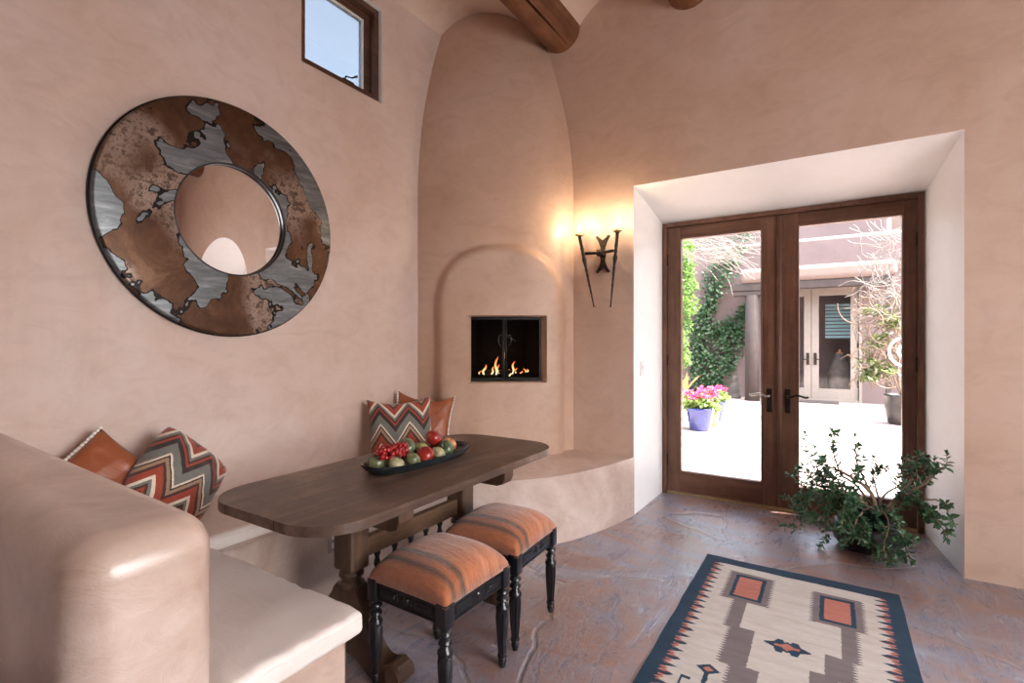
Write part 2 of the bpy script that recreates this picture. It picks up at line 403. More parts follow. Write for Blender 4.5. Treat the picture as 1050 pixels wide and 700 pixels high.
def tube(bm, pts, rad, seg=8, cap=True, closed=False):
    pts = [Vector(p) for p in pts]; n = len(pts)
    if isinstance(rad, (int, float)): rad = [rad] * n
    tang = []
    for i in range(n):
        if closed: d = pts[(i + 1) % n] - pts[i - 1]
        else: d = pts[min(i + 1, n - 1)] - pts[max(i - 1, 0)]
        tang.append(d.normalized() if d.length > 1e-9 else Vector((0, 0, 1)))
    up = Vector((0, 0, 1)) if abs(tang[0].z) < .9 else Vector((1, 0, 0))
    nrm = (up - tang[0] * up.dot(tang[0])).normalized()
    rings = []
    for i in range(n):
        nrm = (nrm - tang[i] * nrm.dot(tang[i]))
        nrm = nrm.normalized() if nrm.length > 1e-6 else Vector((1, 0, 0))
        b = tang[i].cross(nrm)
        rings.append([bm.verts.new(pts[i] + (nrm * math.cos(2 * PI * k / seg) + b * math.sin(2 * PI * k / seg)) * rad[i]) for k in range(seg)])
    m = n if closed else n - 1
    for i in range(m):
        a, c = rings[i], rings[(i + 1) % n]
        for k in range(seg):
            bm.faces.new((a[k], a[(k + 1) % seg], c[(k + 1) % seg], c[k]))
    if cap and not closed:
        bm.faces.new(rings[0][::-1]); bm.faces.new(rings[-1])
    return rings
def lathe(bm, prof, seg=24, c=(0, 0, 0), flute=None):
    """prof: (radius, z) list"""
    rings = []
    for r, z in prof:
        ring = []
        for k in range(seg):
            a = 2 * PI * k / seg; rr = max(r, 1e-4)
            if flute: rr *= flute(a, z)
            ring.append(bm.verts.new((c[0] + rr * math.cos(a), c[1] + rr * math.sin(a), c[2] + z)))
        rings.append(ring)
    for i in range(len(rings) - 1):
        for k in range(seg):
            bm.faces.new((rings[i][k], rings[i][(k + 1) % seg], rings[i + 1][(k + 1) % seg], rings[i + 1][k]))
    bm.faces.new(rings[0][::-1]); bm.faces.new(rings[-1])
def prism(bm, outline, axis, a0, a1, bev=0.0):
    """extrude a closed 2D outline; axis 'X': (y,z) outline, 'Y': (x,z), 'Z': (x,y)"""
    def mkv(p, a):
        return {'X': (a, p[0], p[1]), 'Y': (p[0], a, p[1]), 'Z': (p[0], p[1], a)}[axis]
    A = [bm.verts.new(mkv(p, a0)) for p in outline]; B = [bm.verts.new(mkv(p, a1)) for p in outline]
    f1 = bm.faces.new(A[::-1]); f2 = bm.faces.new(B)
    n = len(A)
    for i in range(n): bm.faces.new((A[i], A[(i + 1) % n], B[(i + 1) % n], B[i]))
    if bev:
        es = list(f1.edges) + list(f2.edges)
        bmesh.ops.bevel(bm, geom=es, offset=bev, segments=2, profile=.5, affect='EDGES')
def copy_tree(o, parent=None, top=True):
    c = o.copy(); COL.objects.link(c)
    if parent is not None: c.parent = parent
    for ch in [k for k in bpy.data.objects if k.parent == o]: copy_tree(ch, c, False)
    return c
def smooth_path(pts, n=6):
    P = [Vector(p) for p in pts]; out = []
    for i in range(len(P) - 1):
        p0, p1, p2, p3 = P[max(i - 1, 0)], P[i], P[i + 1], P[min(i + 2, len(P) - 1)]
        for k in range(n):
            s = k / n
            out.append(.5 * ((2 * p1) + (p2 - p0) * s + (2 * p0 - 5 * p1 + 4 * p2 - p3) * s * s + (3 * p1 - p0 - 3 * p2 + p3) * s ** 3))
    out.append(P[-1]); return out
def leaf(V, F, p, d, n, L, W, fold=.15):
    """one pointed leaf from p along d with face normal n"""
    d = d.normalized(); s = d.cross(n)
    s = s.normalized() if s.length > 1e-5 else Vector((1, 0, 0)); n = s.cross(d).normalized()
    b = len(V)
    V += [p, p + d * L * .35 + s * W * .5 + n * L * fold, p + d * L * .75 + s * W * .38 + n * L * fold * .8, p + d * L - n * L * .05,
          p + d * L * .75 - s * W * .38 + n * L * fold * .8, p + d * L * .35 - s * W * .5 + n * L * fold, p + d * L * .5]
    F += [(b, b + 1, b + 6), (b + 1, b + 2, b + 6), (b + 2, b + 3, b + 6), (b + 3, b + 4, b + 6), (b + 4, b + 5, b + 6), (b + 5, b, b + 6)]
def rv(a=1.0): return Vector((random.uniform(-a, a), random.uniform(-a, a), random.uniform(-a, a)))
def cut(obj, cutters):
    """boolean-subtract cutters from obj and bake"""
    for c in cutters:
        m = obj.modifiers.new('b', 'BOOLEAN'); m.operation = 'DIFFERENCE'; m.object = c; m.solver = 'EXACT'
    dg = bpy.context.evaluated_depsgraph_get(); dg.update()
    me = bpy.data.meshes.new_from_object(obj.evaluated_get(dg))
    obj.modifiers.clear(); old = obj.data; obj.data = me
    for c in cutters: bpy.data.objects.remove(c)
    return obj
def sstep(a, b, x):
    x = max(0, min(1, (x - a) / (b - a))); return x * x * (3 - 2 * x)
# ------------------------------------------------------------------ camera and world
cam = bpy.data.cameras.new('camera'); cam.lens = 36 * 515 / 1050.0; cam.sensor_width = 36; cam.clip_start = .05; cam.clip_end = 300
co_ = link(bpy.data.objects.new('camera', cam)); co_.location = (0, 0, CAM_H)
co_.rotation_euler = (PI / 2, 0, math.atan2(.536, .844)); SC.camera = co_
SC.view_settings.view_transform = 'Standard'; SC.view_settings.look = 'None'
SC.view_settings.exposure = 0.41; SC.view_settings.gamma = 1.0; SC.view_settings.use_curve_mapping = False
w = bpy.data.worlds.new('sky'); SC.world = w; w.use_nodes = True
wn = w.node_tree.nodes; wl = w.node_tree.links; wn.clear()
sk = wn.new('ShaderNodeTexSky'); sk.sky_type = 'NISHITA'; sk.sun_disc = False
sk.sun_elevation = math.radians(56); sk.sun_rotation = math.radians(115); sk.air_density = 1.0; sk.dust_density = 4.0; sk.ozone_density = 1.0
bg = wn.new('ShaderNodeBackground'); bg.inputs[1].default_value = 1.3
wo = wn.new('ShaderNodeOutputWorld'); hs = wn.new('ShaderNodeHueSaturation'); hs.inputs['Saturation'].default_value = .5; wl.new(sk.outputs[0], hs.inputs['Color']); wl.new(hs.outputs[0], bg.inputs[0]); wl.new(bg.outputs[0], wo.inputs[0])
sd = bpy.data.lights.new('sun', 'SUN'); sd.energy = 34.0; sd.angle = math.radians(.6); sd.color = (1, .95, .87)
so = link(bpy.data.objects.new('sun', sd)); so.rotation_euler = Vector((.68, .2, 1.0)).to_track_quat('Z', 'Y').to_euler()

def area(name, loc, direction, sx, sy, power, col):
    l = bpy.data.lights.new(name, 'AREA'); l.shape = 'RECTANGLE'; l.size = sx; l.size_y = sy; l.energy = power; l.color = col
    o = link(bpy.data.objects.new(name, l)); o.location = loc
    o.rotation_euler = Vector([-v for v in direction]).to_track_quat('Z', 'Y').to_euler(); return o
# fill lamp added in the unseen right-hand window opening to brighten the room
area('fill_light', (2.88, .9, 1.75), (-1, .1, -.05), 2.2, 1.9, 90, (1.0, .96, .94))

# ------------------------------------------------------------------ the room
def structure(o): o['kind'] = 'structure'; return o
def solid(name, x0, x1, y0, y1, z0, z1, mat):
    bm = bmesh.new(); box(bm, x0, x1, y0, y1, z0, z1); return bm_obj(name, bm, mat, smooth=False)
def frustum(name, a, b):
    """a, b: lists of 3D points, one ring each"""
    bm = bmesh.new(); A = [bm.verts.new(p) for p in a]; B = [bm.verts.new(p) for p in b]; n = len(A)
    bm.faces.new(A); bm.faces.new(B[::-1])
    for i in range(n): bm.faces.new((A[i], B[i], B[(i + 1) % n], A[(i + 1) % n]))
    return bm_obj(name, bm, 'plaster', smooth=False)
def soft(o, w_=.035, seg=4):
    m = o.modifiers.new('bevel', 'BEVEL'); m.width = w_; m.segments = seg; m.limit_method = 'ANGLE'; m.angle_limit = math.radians(50)
    for p in o.data.polygons: p.use_smooth = False
    o.modifiers.new('n', 'WEIGHTED_NORMAL')

structure(solid('floor', -3.2, 3.2, -3.3, 4.62, -.12, 0, 'floor'))

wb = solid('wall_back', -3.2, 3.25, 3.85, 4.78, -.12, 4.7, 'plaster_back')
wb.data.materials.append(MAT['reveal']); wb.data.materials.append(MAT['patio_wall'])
def rect(y, x0, x1, z0, z1): return [(x0, y, z0), (x1, y, z0), (x1, y, z1), (x0, y, z1)]
c1 = frustum('c', rect(3.80, -1.312, .656, -.3, 2.60), rect(4.585, -1.292, .566, -.3, 2.434))
c1b = frustum('c', rect(4.57, -1.291, .561, -.3, 2.432), rect(5.0, -1.291, .561, -.3, 2.432))
def arch(y, cx, hw, z0, zs, rise, n=20):
    return [(cx - hw, y, z0), (cx + hw, y, z0)] + [(cx + hw * math.cos(PI * k / n), y, zs + rise * math.sin(PI * k / n)) for k in range(n + 1)]
c2 = frustum('c', arch(3.80, 1.76, .70, .35, 2.15, .72), arch(4.45, 1.76, .56, .5, 2.15, .56))
c2b = frustum('c', arch(4.40, 1.76, .50, .55, 2.15, .50), arch(5.0, 1.76, .50, .55, 2.15, .50))
cut(wb, [c1]); cut(wb, [c1b]); cut(wb, [c2]); cut(wb, [c2b])
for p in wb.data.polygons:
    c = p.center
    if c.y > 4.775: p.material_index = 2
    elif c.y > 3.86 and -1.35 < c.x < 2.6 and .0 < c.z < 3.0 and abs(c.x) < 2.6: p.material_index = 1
soft(wb, .045); structure(wb)

wl_ = solid('wall_left', -3.10, -2.85, -3.3, 3.9, 0, 4.7, 'plaster'); wl_.data.materials.append(MAT['reveal'])
cw = solid('c', -3.5, -2.6, 1.99, 2.665, 3.16, 3.86, 'plaster'); cut(wl_, [cw])
for p in wl_.data.polygons:
    c = p.center
    if -3.095 < c.x < -2.86 and 1.9 < c.y < 2.75 and 3 < c.z < 3.95: p.material_index = 1
soft(wl_, .012); structure(wl_)
wr = solid('wall_right', 2.95, 3.25, -3.3, 3.9, 0, 4.7, 'plaster'); cut(wr, [solid('c', 2.8, 3.4, -.25, 2.05, .75, 2.75, 'plaster')]); structure(wr)
wf = solid('wall_front', -3.2, 3.2, -3.3, -3.0, 0, 4.7, 'plaster_bounce_cut'); structure(wf)  # unseen wall, coloured dark to keep bounced light off the armrest

def window(name, plane, a0, a1, z0, z1, d0, d1, fw=.06, bars=0, mat='win_wood'):
    """frame with one pane: plane 'X' (window in a Y-Z wall) or 'Y'"""
    bm = bmesh.new()
    def b(p0, p1, q0, q1, e0=d0, e1=d1, bev=.004):
        if plane == 'X': box(bm, e0, e1, p0, p1, q0, q1, bev)
        else: box(bm, p0, p1, e0, e1, q0, q1, bev)
    b(a0, a0 + fw, z0, z1); b(a1 - fw, a1, z0, z1); b(a0 + fw, a1 - fw, z0, z0 + fw); b(a0 + fw, a1 - fw, z1 - fw, z1)
    for k in range(bars):
        x = a0 + (a1 - a0) * (k + 1) / (bars + 1); b(x - .02, x + .02, z0 + fw, z1 - fw)
    o = structure(bm_obj(name, bm, mat, smooth=False))
    bm = bmesh.new(); m = (d0 + d1) / 2
    if plane == 'X': box(bm, m - .003, m + .003, a0 + fw, a1 - fw, z0 + fw, z1 - fw)
    else: box(bm, a0 + fw, a1 - fw, m - .003, m + .003, z0 + fw, z1 - fw)
    bm_obj('window_pane', bm, 'glass', o, smooth=False)
    return o
# clerestory casement: stepped frame, sash, pane, crank
w1 = window('window_1', 'X', 1.99, 2.665, 3.165, 3.86, -3.04, -2.885, .045)
bpy.data.objects.remove([c for c in bpy.data.objects if c.parent == w1][0])
bm = bmesh.new()
for (y0, y1, z0, z1) in ((2.03, 2.075, 3.2, 3.82), (2.58, 2.625, 3.2, 3.82), (2.075, 2.58, 3.2, 3.245), (2.075, 2.58, 3.775, 3.82)):
    box(bm, -3.01, -2.94, y0, y1, z0, z1, .004)
bm_obj('window_sash', bm, 'win_wood', w1, smooth=False)
bm = bmesh.new()
for (y0, y1, z0, z1) in ((2.075, 2.085, 3.245, 3.775), (2.565, 2.58, 3.245, 3.775), (2.085, 2.565, 3.245, 3.255), (2.085, 2.565, 3.762, 3.775)):
    box(bm, -2.985, -2.955, y0, y1, z0, z1, .002)
tag(bm_obj('glazing_bead', bm, 'white_plastic', w1, smooth=False), 'white glazing strip')
bm = bmesh.new(); box(bm, -2.972, -2.968, 2.085, 2.565, 3.255, 3.762); bm_obj('window_pane', bm, 'sky_dimming_glass', w1, smooth=False)
bm = bmesh.new(); box(bm, -2.935, -2.89, 2.34, 2.44, 3.208, 3.222, .004)
tube(bm, [(-2.915, 2.37, 3.215), (-2.91, 2.38, 3.25), (-2.905, 2.43, 3.258), (-2.90, 2.47, 3.285)], [.007, .006, .005, .009], 8)
tag(bm_obj('crank_handle', bm, 'bronze', w1), 'dark folding crank handle')
window('added_window', 'X', -.25, 2.05, .75, 2.75, 3.05, 3.13, .07, 2)  # unseen window, added so light comes in from the right
#window('window_3', 'Y', .2, 1.6, 1.2, 2.6, -3.2, -3.12, .07, 1)
bm = bmesh.new(); prism(bm, [(p[0], p[2]) for p in arch(0, 1.76, .50, .55, 2.15, .50)], 'Y', 4.60, 4.606)
o = structure(bm_obj('window_4', bm, 'glass', smooth=False))
bm = bmesh.new(); pr = [Vector((p[0], 4.6, p[2])) for p in arch(0, 1.76, .485, .565, 2.15, .485)]
tube(bm, pr, .022, 6, closed=True); tube(bm, [(1.76, 4.6, .56), (1.76, 4.6, 2.64)], .018, 6); tube(bm, [(1.27, 4.6, 2.1), (2.25, 4.6, 2.1)], .018, 6)
bm_obj('window_frame', bm, 'cream_paint', o)

# ceiling: shallow plaster vaults between the beams
VX = [-3.03, -1.95, -.87, .21, 1.29, 2.37, 3.45]
prof = []
for i in range(len(VX) - 1):
    a, b = VX[i] + .13, VX[i + 1] - .13
    prof.append((VX[i], 3.93))
    for k in range(15):
        s = k / 14; prof.append((a + (b - a) * s, 3.93 + .27 * math.sin(PI * s) ** .7))
prof.append((3.3, 3.93)); prof.append((3.3, 4.7)); prof.append((VX[0], 4.7))
bm = bmesh.new(); prism(bm, prof, 'Y', -3.15, 3.92)
o = structure(bm_obj('ceiling', bm, 'ceiling')); autosmooth(o, 50)
def viga(x, label, seed):
    rnd = random.Random(seed); bm = bmesh.new(); n = 60; seg = 168; rings = []
    for i in range(n + 1):
        y = -2.99 + (3.87 + 2.99) * i / n; ring = []
        for k in range(seg):
            a = 2 * PI * k / seg
            r = .168 * (1 + .018 * noise.noise(Vector((math.cos(a) * 1.2, math.sin(a) * 1.2, y * 1.1 + seed))) + .012 * noise.noise(Vector((a * 3, y * 3, seed))))
            cx = .012 * math.sin(y * 1.7 + seed)
            # a long drying crack along the underside
            da = abs(((a - math.radians(294 + 3 * math.sin(y * 2.5)) + PI) % (2 * PI)) - PI)
            if da < .045: r -= .09 * (1 - da / .05) * sstep(3.86, 3.3, y)
            ring.append(bm.verts.new((x + cx + r * math.cos(a), y, 4.0 + r * math.sin(a))))
        rings.append(ring)
    for i in range(n):
        for k in range(seg): bm.faces.new((rings[i][k], rings[i][(k + 1) % seg], rings[i + 1][(k + 1) % seg], rings[i + 1][k]))
    bm.faces.new(rings[0][::-1]); bm.faces.new(rings[-1])
    o = bm_obj('ceiling_beam', bm, 'viga'); autosmooth(o, 60)
    tag(o, label, 'beam', 'round log beams across the ceiling'); return o
viga(VX[1], 'round log ceiling beam with a black drying crack, above the fireplace', 1.3)
viga(VX[2], 'round log ceiling beam seen as a short stub above the glass doors', 4.1)
viga(VX[3], 'round log ceiling beam overhead, next to the right of the one above the glass doors', 7.7)
viga(VX[4], 'round log ceiling beam overhead, just left of the arched window as one faces it', 9.2)
viga(VX[5], 'round log ceiling beam nearest the right-hand wall, dark stub seen in the mirror', 12.5)

# ------------------------------------------------------------------ the double glass door
bm = bmesh.new()
box(bm, -1.289, -1.252, 4.57, 4.70, 0, 2.43, .003); box(bm, .522, .559, 4.57, 4.70, 0, 2.43, .003); box(bm, -1.252, .522, 4.57, 4.70, 2.392, 2.43, .003)
structure(bm_obj('trim_1', bm, 'door_wood', smooth=False))
bm = bmesh.new(); box(bm, -1.252, .522, 4.585, 4.72, 0, .022, .003)
structure(bm_obj('trim_2', bm, 'gold_seal', smooth=False))
def leaf_door(name, x0, x1, g0, g1, gz0, gz1, y0, y1, z0, z1, mv, mh, y_in=None):
    bm = bmesh.new(); box(bm, x0, g0, y0, y1, z0, z1, .003); box(bm, g1, x1, y0, y1, z0, z1, .003)
    o = structure(bm_obj(name, bm, mv, smooth=False))
    bm = bmesh.new(); box(bm, g0, g1, y0 + .001, y1 - .001, z0, gz0, .002); box(bm, g0, g1, y0 + .001, y1 - .001, gz1, z1, .002)
    bm_obj('door_rail', bm, mh, o, smooth=False)
    bm = bmesh.new(); e = .012
    for (a, b, c, d) in ((g0, g0 + e, gz0, gz1), (g1 - e, g1, gz0, gz1), (g0 + e, g1 - e, gz0, gz0 + e), (g0 + e, g1 - e, gz1 - e, gz1)):
        box(bm, a, b, y0 - .006, y1 + .006, c, d, .003)
    bm_obj('glazing_bead', bm, mv, o, smooth=False)
    bm = bmesh.new(); m = (y0 + y1) / 2; box(bm, g0, g1, m - .003, m + .003, gz0, gz1); bm_obj('door_pane', bm, 'glass', o, smooth=False)
    return o
d1 = leaf_door('door_1', -1.250, -.362, -1.143, -.477, .195, 2.295, 4.60, 4.65, .024, 2.390, 'door_wood', 'door_wood_h')
d2 = leaf_door('door_2', -.358, .520, -.226, .448, .195, 2.295, 4.60, 4.65, .024, 2.390, 'door_wood', 'door_wood_h')
bm = bmesh.new(); box(bm, -.372, -.335, 4.585, 4.60, .03, 2.385, .005); bm_obj('astragal', bm, 'door_wood', d2, smooth=False)
bm = bmesh.new(); tube(bm, [(-.353, 4.578, .03), (-.353, 4.578, 2.38)], .011, 8); bm_obj('cover_bead', bm, 'door_wood', d2)
def handle(parent, x, s, mat):
    bm = bmesh.new(); box(bm, x - .021, x + .021, 4.588, 4.600, .79, .985, .004)
    lathe(bm, [(.013, 0), (.015, .004), (.011, .008)], 12, (0, 0, 0))
    for v in bm.verts:
        if v.co.z < .1: v.co = Vector((x + v.co.x, 4.588 - v.co.z, .835 + v.co.y))
    tag(bm_obj('handle_plate', bm, 'bronze', parent, smooth=False), 'dark rectangular handle plate')
    bm = bmesh.new()
    P = smooth_path([(x, 4.60, .925), (x, 4.555, .925), (x + s * .025, 4.545, .922), (x + s * .055, 4.543, .94), (x + s * .085, 4.543, .937), (x + s * .125, 4.545, .925), (x + s * .145, 4.548, .932)], 5)
    tube(bm, P, [.010] * 6 + [.009] * (len(P) - 8) + [.006, .008], 8)
    return bm_obj('door_lever', bm, mat, parent)
tag(handle(d1, -.424, -1, 'nickel'), 'pale metal lever with an S-shaped curve')
tag(handle(d2, -.292, 1, 'bronze'), 'dark metal lever')
for dd, hx in ((d1, -1.252), (d2, .522)):
    for z in (.3, 1.2, 2.1):
        bm = bmesh.new(); tube(bm, [(hx, 4.592, z - .05), (hx, 4.592, z + .05)], .008, 8); bm_obj('hinge', bm, 'bronze', dd)

# ------------------------------------------------------------------ fireplace
A0 = Vector((-2.852, 3.05, 0)); B0 = Vector((-1.83, 3.852, 0))
dn = (B0 - A0).normalized(); nn = Vector((dn.y, -dn.x, 0)); LEN = (B0 - A0).length
def fp(s, o, z): return A0 + dn * s + nn * o + Vector((0, 0, z))
FM = Matrix(((dn.x, -nn.x, 0, A0.x), (dn.y, -nn.y, 0, A0.y), (0, 0, 1, 0), (0, 0, 0, 1)))   # local x along the face, y into the wall
S0, S1, Z0, Z1 = .398, 1.040, 1.036, 1.575
def shrink(z): return 0 if z < 2.5 else .33 * ((z - 2.5) / 1.6) ** 2
def face_pt(s, z):
    e = shrink(z); a = A0 + Vector((0, e, 0)); b = B0 + Vector((-e, 0, 0)); w_ = s / LEN
    p = a.lerp(b, w_)
    bulge = .11 * (1 - abs(2 * w_ - 1) ** 3.2) * (1 - .15 * sstep(2.2, 4.0, z))
    ds = s - .677
    f = (.515 - abs(ds)) if z < 1.6 else .515 - (abs(ds) ** 2.5 + (abs(z - 1.6) * .515 / .535) ** 2.5) ** .4
    bump = .105 * (1 - (1 - max(0, min(1, (f + .012) / .075))) ** 2.4)
    wob = .008 * noise.noise(Vector((s * 2.5, z * 2, 3)))
    return p + nn * (bulge + bump * .9 + wob) + Vector((0, 0, z))
fpl = thing('fireplace', 'corner plaster fireplace with tall tapering hood and a low arched surround', 'fireplace', tuple((A0 + B0) / 2))
def lines(a, b, step, extra):
    n = int(round((b - a) / step)); v = {round(a + (b - a) * i / n, 5) for i in range(n + 1)}
    v = {x for x in v if all(abs(x - e) > step * .45 for e in extra)} | {round(e, 5) for e in extra}
    return sorted(v)
sl = lines(0, LEN, .018, [S0, S1]); zl = lines(.45, 4.22, .022, [Z0, Z1])
bm = bmesh.new(); G = {}
def outside(s, z): return not (S0 + 1e-4 < s < S1 - 1e-4 and Z0 + 1e-4 < z < Z1 - 1e-4)
for i, s in enumerate(sl):
    for j, z in enumerate(zl):
        if outside(s, z): G[i, j] = bm.verts.new(face_pt(s, z))
for i in range(len(sl) - 1):
    for j in range(len(zl) - 1):
        q = [(i, j), (i + 1, j), (i + 1, j + 1), (i, j + 1)]
        cs, cz = (sl[i] + sl[i + 1]) / 2, (zl[j] + zl[j + 1]) / 2
        if all(k in G for k in q) and not (S0 < cs < S1 and Z0 < cz < Z1): bm.faces.new([G[k] for k in q])
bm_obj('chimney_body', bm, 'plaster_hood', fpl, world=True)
# reveal of the opening, rounded at its mouth
bm = bmesh.new(); ring = []
N_ = 12
per = [(S0 + (S1 - S0) * k / N_, Z0) for k in range(N_)] + [(S1, Z0 + (Z1 - Z0) * k / N_) for k in range(N_)] + [(S1 - (S1 - S0) * k / N_, Z1) for k in range(N_)] + [(S0, Z1 - (Z1 - Z0) * k / N_) for k in range(N_)]
R0 = [bm.verts.new(face_pt(s, z)) for s, z in per]
rr = []
for dpt, ins in ((.003, .002), (.012, .006), (.11, .010)):
    row = []
    for s, z in per:
        cs, cz = (S0 + S1) / 2, (Z0 + Z1) / 2
        s2 = s - (ins * (3.6 if ins > .009 else 1)) * (1 if s > cs + .29 else -1 if s < cs - .29 else 0); z2 = z - ins * (1 if z > cz + .25 else -1 if z < cz - .25 else 0)
        base = face_pt(s, z) if dpt < .05 else None
        p = (base - nn * dpt) if base else fp(s2, .115, z2)
        if base: p = p + dn * (s2 - s) + Vector((0, 0, z2 - z))
        row.append(bm.verts.new(p))
    rr.append(row)
prev = R0
for row in rr:
    for k in range(len(per)): bm.faces.new((prev[k], prev[(k + 1) % len(per)], row[(k + 1) % len(per)], row[k]))
    prev = row
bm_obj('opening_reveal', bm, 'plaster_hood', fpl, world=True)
# firebox, open at the front
bm = bmesh.new(); D0, D1 = -.112, .24
a, b, c, d = S0 + .008, S1 - .038, Z0 + .012, Z1 - .012
P = [(a, D0, c), (b, D0, c), (b, D0, d), (a, D0, d), (a + .08, D1, c), (b - .08, D1, c), (b - .08, D1, d), (a + .08, D1, d)]
v = [bm.verts.new(FM @ Vector(p)) for p in P]
for f in ((0, 1, 5, 4), (1, 2, 6, 5), (2, 3, 7, 6), (3, 0, 4, 7), (4, 5, 6, 7)): bm.faces.new([v[k] for k in f])
bm_obj('firebox', bm, 'firebox', fpl, smooth=False, world=True)
mid = (a + b) / 2
for (x0, x1) in ((a, mid - .001), (mid + .001, b)):
    bm = bmesh.new(); e = .017
    for (p, q, r, s_) in ((x0, x0 + e, c, d), (x1 - e, x1, c, d), (x0 + e, x1 - e, c, c + e * 1.6), (x0 + e, x1 - e, d - e * 1.3, d)):
        box(bm, p, q, D0 - .006, D0 + .01, r, s_, .003, 2, FM)
    dr = bm_obj('fire_door', bm, 'black_metal', fpl, smooth=False, world=True)
    bm = bmesh.new(); box(bm, x0 + e, x1 - e, D0 + .001, D0 + .004, c + e, d - e, 0, 2, FM)
    bm_obj('door_pane', bm, 'fire_glass', dr, smooth=False, world=True)
    hx = x1 - .012 if x0 == a else x0 + .012
    bm = bmesh.new(); tube(bm, [FM @ Vector((hx, D0 - .012, c + .03)), FM @ Vector((hx, D0 - .012, d - .03))], .003, 6)
    bm_obj('edge_strip', bm, 'grey_metal', dr, world=True)
bm = bmesh.new(); zc = (c + d) / 2 + .05
for sx in (-1, 1):
    P = smooth_path([(mid + sx * .02, D0 - .01, zc + .06), (mid + sx * .045, D0 - .025, zc + .055), (mid + sx * .05, D0 - .028, zc + .0), (mid + sx * .03, D0 - .02, zc - .03)], 4)
    tube(bm, [FM @ Vector(p) for p in P], .005, 6)
tube(bm, [FM @ Vector((mid + .02, D0 - .02, zc + .05)), FM @ Vector((mid + .09, D0 - .02, zc + .015))], .004, 6)
bm_obj('door_pulls', bm, 'grey_metal', fpl, world=True)
logs = thing('gas_fire', 'small log fire burning behind the glass of the fireplace', 'fire', tuple(FM @ Vector((mid, -.02, c))))
for (x0, y0, z0, x1, y1, z1, r) in ((a + .1, .0, c + .03, mid - .01, .03, c + .045, .022), (mid + .02, .03, c + .03, b - .09, -.02, c + .04, .022), (a + .16, .04, c + .07, mid + .10, .0, c + .065, .018), (mid - .05, -.04, c + .03, mid + .13, .06, c + .08, .016)):
    bm = bmesh.new(); P = [Vector((x0, y0, z0)).lerp(Vector((x1, y1, z1)), k / 6) + rv(.004) for k in range(7)]
    tube(bm, [FM @ p for p in P], [r * (1 + random.uniform(-.12, .12)) for _ in P], 9); bm_obj('log', bm, 'log', logs, world=True)
def flame(x, y, z, h, wd, lean):
    bm = bmesh.new(); P = []; R = []
    for k in range(9):
        s = k / 8; P.append(FM @ Vector((x + lean * s * s + .008 * math.sin(s * 7 + x * 40), y, z + h * s))); R.append(wd * (1 - s) ** .7 * (.55 + 1.3 * s) * .8 + .0008)
    tube(bm, P, R, 8); bm_obj('flame', bm, 'flame', logs, world=True)
for f in ((a + .10, .0, c + .04, .04, .006, .01), (a + .135, -.01, c + .045, .085, .012, .02), (a + .20, 0, c + .04, .075, .010, .03), (a + .235, -.01, c + .04, .155, .013, .012), (a + .255, .01, c + .05, .08, .009, .0),
          (mid + .055, 0, c + .03, .06, .010, .0), (mid + .075, -.01, c + .05, .105, .012, .02), (mid + .10, 0, c + .04, .06, .009, .01), (mid + .145, -.01, c + .04, .035, .007, .01), (mid + .185, 0, c + .04, .055, .010, -.01), (mid + .20, 0, c + .06, .03, .007, .01)):
    flame(*f)
pl = bpy.data.lights.new('fire_light', 'POINT'); pl.energy = .5; pl.color = (1, .5, .2); pl.shadow_soft_size = .03
po = link(bpy.data.objects.new('fire_light', pl)); po.location = FM @ Vector((mid, .02, c + .2))

# ------------------------------------------------------------------ built-in bench
bq = thing('plaster_bench', 'built-in plaster bench with a tall rounded armrest, running along the wall to the glass doors', 'bench', (-2.3, 1.6, 0))
front = smooth_path([(-2.25, 2.35), (-2.2, 2.47), (-1.95, 2.62), (-1.70, 2.83), (-1.525, 3.09), (-1.395, 3.43), (-1.325, 3.74), (-1.305, 3.845)], 5)
front = [(p.x, p.y) for p in [Vector((q[0], q[1], 0)) for q in front]] if not hasattr(front[0], 'x') else [(p.x, p.y) for p in front]
out = [(-2.85, .45), (-1.28, .45), (-1.265, 1.03), (-1.285, 1.05), (-2.23, 1.05), (-2.25, 1.07)] + front + [(-1.305, 3.85), (-2.85, 3.85)]
bm = bmesh.new(); TOPZ = .458
A = [bm.verts.new((p[0], p[1], 0)) for p in out]; B = [bm.verts.new((p[0], p[1], TOPZ)) for p in out]; n = len(A)
bm.faces.new(A[::-1]); top = bm.faces.new(B)
for i in range(n): bm.faces.new((A[i], A[(i + 1) % n], B[(i + 1) % n], B[i]))
bm.edges.ensure_lookup_table()
es = [e for e in top.edges if not all(abs(v_.co.x + 2.85) < .01 or abs(v_.co.y - 3.85) < .003 for v_ in e.verts)]
bmesh.ops.bevel(bm, geom=es, offset=.035, segments=5, profile=.5, affect='EDGES', clamp_overlap=True)
o = bm_obj('seat_base', bm, 'plaster_bench', bq, world=True); autosmooth(o, 45)
bm = bmesh.new(); box(bm, -2.93, -1.198, .345, .632, 0, 1.02, .088, 8)
for v_ in bm.verts:
    if v_.co.z > .5: v_.co.z -= .05 * sstep(-1.65, -1.2, v_.co.x) * sstep(.5, 1.0, v_.co.z)
    v_.co += Vector((.006 * noise.noise(v_.co * 2.3), .006 * noise.noise(v_.co * 2.1 + Vector((5, 0, 0))), 0))
o = bm_obj('armrest', bm, 'plaster_bench', bq, world=True); autosmooth(o, 60)

